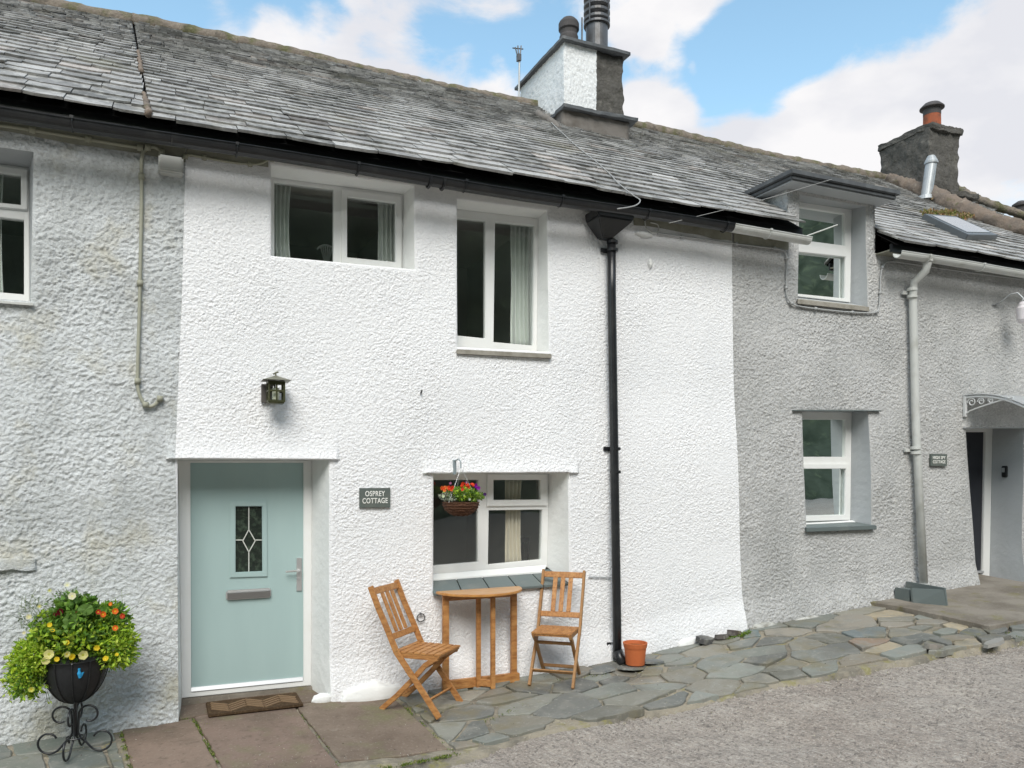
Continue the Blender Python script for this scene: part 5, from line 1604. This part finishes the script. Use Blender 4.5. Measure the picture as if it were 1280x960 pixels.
blob_leaves(fol, pc(135, 775, 0), (.13, .14, .11), 1200, .042, .022, GRN + LIME[1:3], rnd, .3)
blob_leaves(fol, pc(60, 790, 0), (.10, .14, .12), 800, .045, .028, GRN + LIME, rnd, .3)
blob_leaves(fol, pc(44, 768, .02), (.10, .12, .12), 260, .03, .012, SILV, rnd, .3)
blob_leaves(fol, pc(85, 750, .02), (.12, .12, .07), 220, .03, .014, SILV + GRN[:1], rnd, .3)
for k in range(110):       # fringe of thin trailing stems
    a = pc(rnd.uniform(25, 165), rnd.uniform(750, 830), rnd.uniform(-.12, .1))
    stem(fol, a, a + Vector((rnd.normal(0, .06), rnd.normal(0, .05), rnd.uniform(.03, .12))), .0018, (.2, .26, .12))
for k in range(40):
    a = pc(rnd.uniform(8, 60), rnd.uniform(840, 865), rnd.uniform(-.15, .0))
    b = a + Vector((rnd.normal(0, .04), 0, -rnd.uniform(.02, .07))); stem(fol, a, b, .002, (.16, .28, .06)); leaf(fol, b, Vector((rnd.normal(), 0, -1)), .03, .012, LIME[0], rnd)
for (px, py, r_) in ((89, 775, .055), (107, 762, .05), (115, 797, .035)):      # broad round leaves
    c = pc(px, py, -.17); n_ = 14
    vs = [c] + [c + Vector((math.cos(2 * math.pi * k / n_) * r_ * rnd.uniform(.85, 1.05), rnd.uniform(-.012, .0), math.sin(2 * math.pi * k / n_) * r_ * .8)) for k in range(n_)]
    fol.add(vs, [(0, k + 1, (k + 1) % n_ + 1) for k in range(n_)], (.15, .27, .06))
obj('foliage', fol, M_leaf, PB, fix=False)
fl_ = MB(); Yl = (.85, .62, .03); Cr = (.80, .74, .30); Or = (.85, .17, .02); Mr = (.16, .01, .02)
toC = Vector((.1, -1, .15))
for (px, py, r_, col, cent) in ((61, 818, .033, Cr, (.55, .55, .1)), (57, 826, .028, Cr, (.6, .6, .3)), (104, 819, .032, Cr, (.5, .5, .08)), (84, 818, .022, Cr, Yl), (71, 824, .017, Yl, Yl), (90, 821, .022, Yl, (.7, .4, .02)), (121, 810, .02, Yl, Yl),
        (132, 823, .02, Yl, Yl), (146, 818, .013, Yl, Yl), (83, 803, .02, Yl, Yl), (62, 781, .017, Yl, Yl), (66, 788, .014, Yl, Yl), (88, 792, .02, (.55, .6, .1), Yl), (129, 768, .022, Or, Yl), (123, 765, .018, (.55, .05, .02), Yl), (144, 764, .022, Or, Yl), (153, 770, .02, (.5, .05, .02), Or), (144, 785, .02, Or, Yl),
        (138, 755, .014, Or, Yl), (75, 765, .024, Mr, Mr), (97, 766, .014, Mr, Mr), (69, 768, .014, Mr, Mr), (90, 745, .026, (.75, .72, .5), Cr), (84, 731, .02, (.75, .75, .6), Cr), (62, 738, .014, (.7, .75, .4), Yl), (49, 758, .014, (.7, .7, .35), Yl), (36, 771, .018, (.7, .65, .4), Cr), (39, 862, .02, (.75, .75, .15), Yl), (30, 791, .012, (.75, .7, .45), Cr), (51, 774, .012, (.85, .85, .8), Cr)):
    fl_ = MB(); flower(fl_, pc(px, py, -.20 if py > 795 else -.16), toC + Vector(rnd.normal(0, .25, 3)), r_, col, cent, rnd)
    obj('flower', fl_, M_petal, PB, fix=False)
bb_ = pc(99, 842, -.20)
bt = MB(); bt.tube([bb_ + Vector((0, 0, .02)), bb_, bb_ + Vector((.004, 0, -.03))], [.006, .013, .008], 8); bt.tube([bb_ + Vector((0, 0, .02)), bb_ + Vector((0, 0, .035))], .008, 8)
bt.add([bb_, bb_ + Vector((.03, 0, .01)), bb_ + Vector((.012, .005, -.03))], [(0, 1, 2)])
obj('blue_ornament', bt, mat('bright_blue', (.02, .28, .55), .4, .5), PB)

# hanging basket
HY = -.20
hb = at(576, 628, HY); s_ = (CAM_D + HY) / (math.cos(TH) - math.sin(TH) * (576 - 640) / F_PX) / F_PX
HB = thing('hanging_basket', 'wicker hanging basket of red and purple flowers on a chain before the lower window', 'hanging basket', tuple(hb))
zt_, zb_ = hb.z, at(576, 645, HY).z; rr = 23 * s_
prof = [(.01, zb_)] + [(rr * math.sin(t) ** .9, zb_ + (zt_ - zb_) * (1 - math.cos(t))) for t in np.linspace(.25, math.pi / 2, 8)] + [(rr - .01, zt_ + .002)]
M_wick = mat('brown_wicker', (.10, .045, .025), .8, .3, layers=((40, (.20, .10, .05), .5, .7, .7, 4),), bumps=((70, 1, .01),), stretch=(1, 1, 3))
obj('basket', MB().lathe(prof, hb.x, HY, 28), M_wick, HB, smooth=True)
mb = MB()
for j, t in enumerate(np.linspace(.35, math.pi / 2, 7)):
    r_ = rr * math.sin(t) ** .9 + .003; z_ = zb_ + (zt_ - zb_) * (1 - math.cos(t))
    mb.tube([(hb.x + (r_ + .003 * math.cos(8 * a + j * 3)) * math.cos(a), HY + (r_ + .003 * math.cos(8 * a + j * 3)) * math.sin(a), z_ + .002 * math.sin(9 * a)) for a in np.linspace(0, 2 * math.pi, 60)[:-1]], .0035, 5, closed=True)
obj('weave', mb, M_wick, HB)
mb = MB(); tp_ = at(574, 585, HY)
hk_ = at(573, 579, -.03)
for k in range(3):
    a = R(90 + 120 * k); e = Vector((hb.x + rr * math.cos(a), HY + rr * math.sin(a), zt_)); A_ = Vector((hb.x, HY, tp_.z))
    m_ = 16
    for i in range(m_):
        p, q = A_.lerp(e, i / m_), A_.lerp(e, (i + .8) / m_); mb.tube([p, q], .003 if i % 2 else .002, 5)
obj('chain', mb, M_chrome, HB)
mb = MB().tube([(hb.x, -.0, hk_.z - .03), (hb.x, -.05, hk_.z + .02), (hb.x, -.14, hk_.z + .035), (hb.x, HY, hk_.z + .01), (hb.x, HY, tp_.z)], .006, 8); mb.box((hb.x - .012, -.05, hk_.z - .10), (hb.x + .012, -.025, hk_.z + .03))
obj('bracket', mb, mat('blue_grey_iron', (.25, .30, .32), .5, .5), HB)
fol = MB(); hp_ = lambda px, py, dy=0: at(px, py, HY + dy)
blob_leaves(fol, hp_(577, 617), (.14, .13, .055), 700, .028, .02, GRN + LIME[1:], rnd, .2)
blob_leaves(fol, hp_(592, 621, -.03), (.10, .1, .035), 260, .028, .02, [(.2, .34, .05), (.25, .38, .06)], rnd, .2)
blob_leaves(fol, hp_(560, 621, -.03), (.07, .08, .035), 160, .024, .016, SILV, rnd, .2)
obj('foliage', fol, M_leaf, HB, fix=False)
fl_ = MB()
for _ in range(34):
    px, py = (rnd.uniform(550, 566), rnd.uniform(608, 613)) if rnd.rand() < .45 else (rnd.uniform(577, 593), rnd.uniform(604, 612))
    fl_ = MB(); flower(fl_, hp_(px, py, rnd.uniform(-.12, .0)), toC + Vector(rnd.normal(0, .5, 3)), .016, (.75, .06, .02) if rnd.rand() < .7 else (.85, .22, .05), (.5, .03, .01), rnd, 5)
    obj('flower', fl_, M_petal, HB, fix=False)
for (px, py, r_, col) in ((595, 607, .022, (.28, .01, .36)), (598, 610, .018, (.22, .01, .30)), (606, 618, .016, (.06, .01, .12)), (563, 604, .012, (.3, .1, .2)), (583, 603, .012, (.45, .2, .35)), (554, 620, .015, (.55, .62, .42)), (580, 619, .012, (.6, .65, .6)), (587, 624, .012, (.6, .65, .55))):
    fl_ = MB(); flower(fl_, hp_(px, py, -.12), toC + Vector(rnd.normal(0, .3, 3)), r_, col, col, rnd, 5)
    obj('flower', fl_, M_petal, HB, fix=False)
fl_ = MB()
stem(fl_, hp_(594, 622, -.08), hp_(606, 619, -.12), .0025, (.2, .3, .1))
obj('flower_stalk', fl_, M_petal, HB, fix=False)

# weeds and moss in the joints
wd = MB(); rnd = np.random.RandomState(9)
for _ in range(260):
    px = rnd.uniform(908, 938); p = on_ground(px, 799 - (px - 905) * .22 + rnd.normal(0, 1.2), .01)
    leaf(wd, p, Vector((rnd.normal(0, .7), rnd.normal(0, .7), 1)), .03, .014, [(.16, .26, .03), (.10, .19, .03), (.24, .32, .05)][rnd.randint(3)], rnd)
def joint_tufts(p0, p1, n, w=.008, L=.014):
    a, b = on_ground(*p0, .006), on_ground(*p1, .006)
    for _ in range(n):
        t = rnd.uniform(0, 1) ** 1.0
        if mnoise.noise(Vector((t * 9, p0[0], 0))) < -.05: continue
        p = a.lerp(b, t) + Vector((rnd.normal(0, w), rnd.normal(0, w), 0))
        leaf(wd, p, Vector((rnd.normal(0, .8), rnd.normal(0, .8), 1)), L * rnd.uniform(.6, 1.4), .008, [(.15, .22, .03), (.09, .15, .03), (.24, .26, .06)][rnd.randint(3)], rnd)
joint_tufts((243, 902), (276, 962), 420); joint_tufts((150, 912), (163, 962), 300); joint_tufts((372, 888), (428, 962), 90)
joint_tufts((505, 884), (570, 944), 200); joint_tufts((480, 962), (572, 944), 500, .012, .02); joint_tufts((225, 897), (262, 905), 200, .02, .012)
joint_tufts((1240, 786), (1285, 800), 80, .02); joint_tufts((600, 905), (660, 880), 90, .02, .01); joint_tufts((700, 850), (760, 842), 160, .03, .012)
for (px, py) in ((905, 250), (960, 262), (1190, 268), (1215, 276), (1168, 247)):
    pass
tag(obj('moss_and_weeds', wd, M_leaf, fix=False), 'green weeds and moss growing in the paving joints', 'weeds', kind='stuff')
rw_ = MB()
for (px, py, n) in ((1168, 247, 160), (1175, 270, 200), (1185, 268, 160), (1205, 272, 120), (1160, 268, 90)):
    for _ in range(n):
        p = on_roof(px + rnd.normal(0, 4), py + rnd.normal(0, 1.5), .03)
        leaf(rw_, p, Vector((rnd.normal(0, .6), rnd.normal(0, .6), 1)), .07, .03, [(.22, .20, .06), (.30, .17, .08), (.16, .18, .04), (.34, .24, .12)][rnd.randint(4)], rnd)
tag(obj('roof_weeds', rw_, M_leaf, fix=False), 'dry mossy tufts growing on the slates above the skylight', 'weeds', kind='stuff')
# grit and crumbs of mortar on paving and lane
gr = MB()
for _ in range(2600):
    x = rnd.uniform(-1.2, 10); e = edgeY(max(x, EX[0]))
    y = rnd.normal(e - .05, .22) if rnd.rand() < .6 else rnd.uniform(-2.8, -.05)
    z_ = ground(x, y) + (-.03 if y < e else .012)
    s = rnd.uniform(.003, .009); 
    c = [(.45, .43, .38), (.3, .27, .24), (.12, .11, .10), (.5, .46, .34)][rnd.randint(4)]
    p = [Vector((x, y, z_)) + Vector(rnd.normal(0, 1, 3)).normalized() * s for _k in range(4)]
    gr.add(p, [(0, 1, 2), (0, 2, 3), (0, 3, 1), (1, 3, 2)], c)
tag(obj('grit', gr, mat('grit', (.3, .3, .3), .9, .2, attr=True)), 'loose grit and crumbs scattered along the paving and lane', 'grit', kind='stuff')

# ================================================================== what stands opposite (seen only as reflections in the glass)
bx_ = np.linspace(-45, 75, 190); tz_ = np.linspace(0, 1, 46)
XX, TT = np.meshgrid(bx_, tz_)
YY = -20 - 16 * TT - 3.2 * vnoise(XX / 3.1, TT * 6, 12) + 1.6 * vnoise(XX / 1.1, TT * 15, 13)
ZZ = np.interp(XX, GX, GZ) - .4 + 24 * TT + 2.2 * vnoise(XX / 3.4, TT * 7, 14) * TT
hill = grid_mesh('wooded_bank', np.stack([XX, YY, ZZ], -1), XX.shape, np.ones((45, 189), bool), mat('wood_green', (.10, .115, .08), .95, .1, layers=((.8, (.035, .045, .028), .4, .65, .8, 6), (1.7, (.20, .23, .13), .55, .7, .6, 6))))
tag(hill, 'dark wooded bank on the far side of the lane', None, kind='stuff')
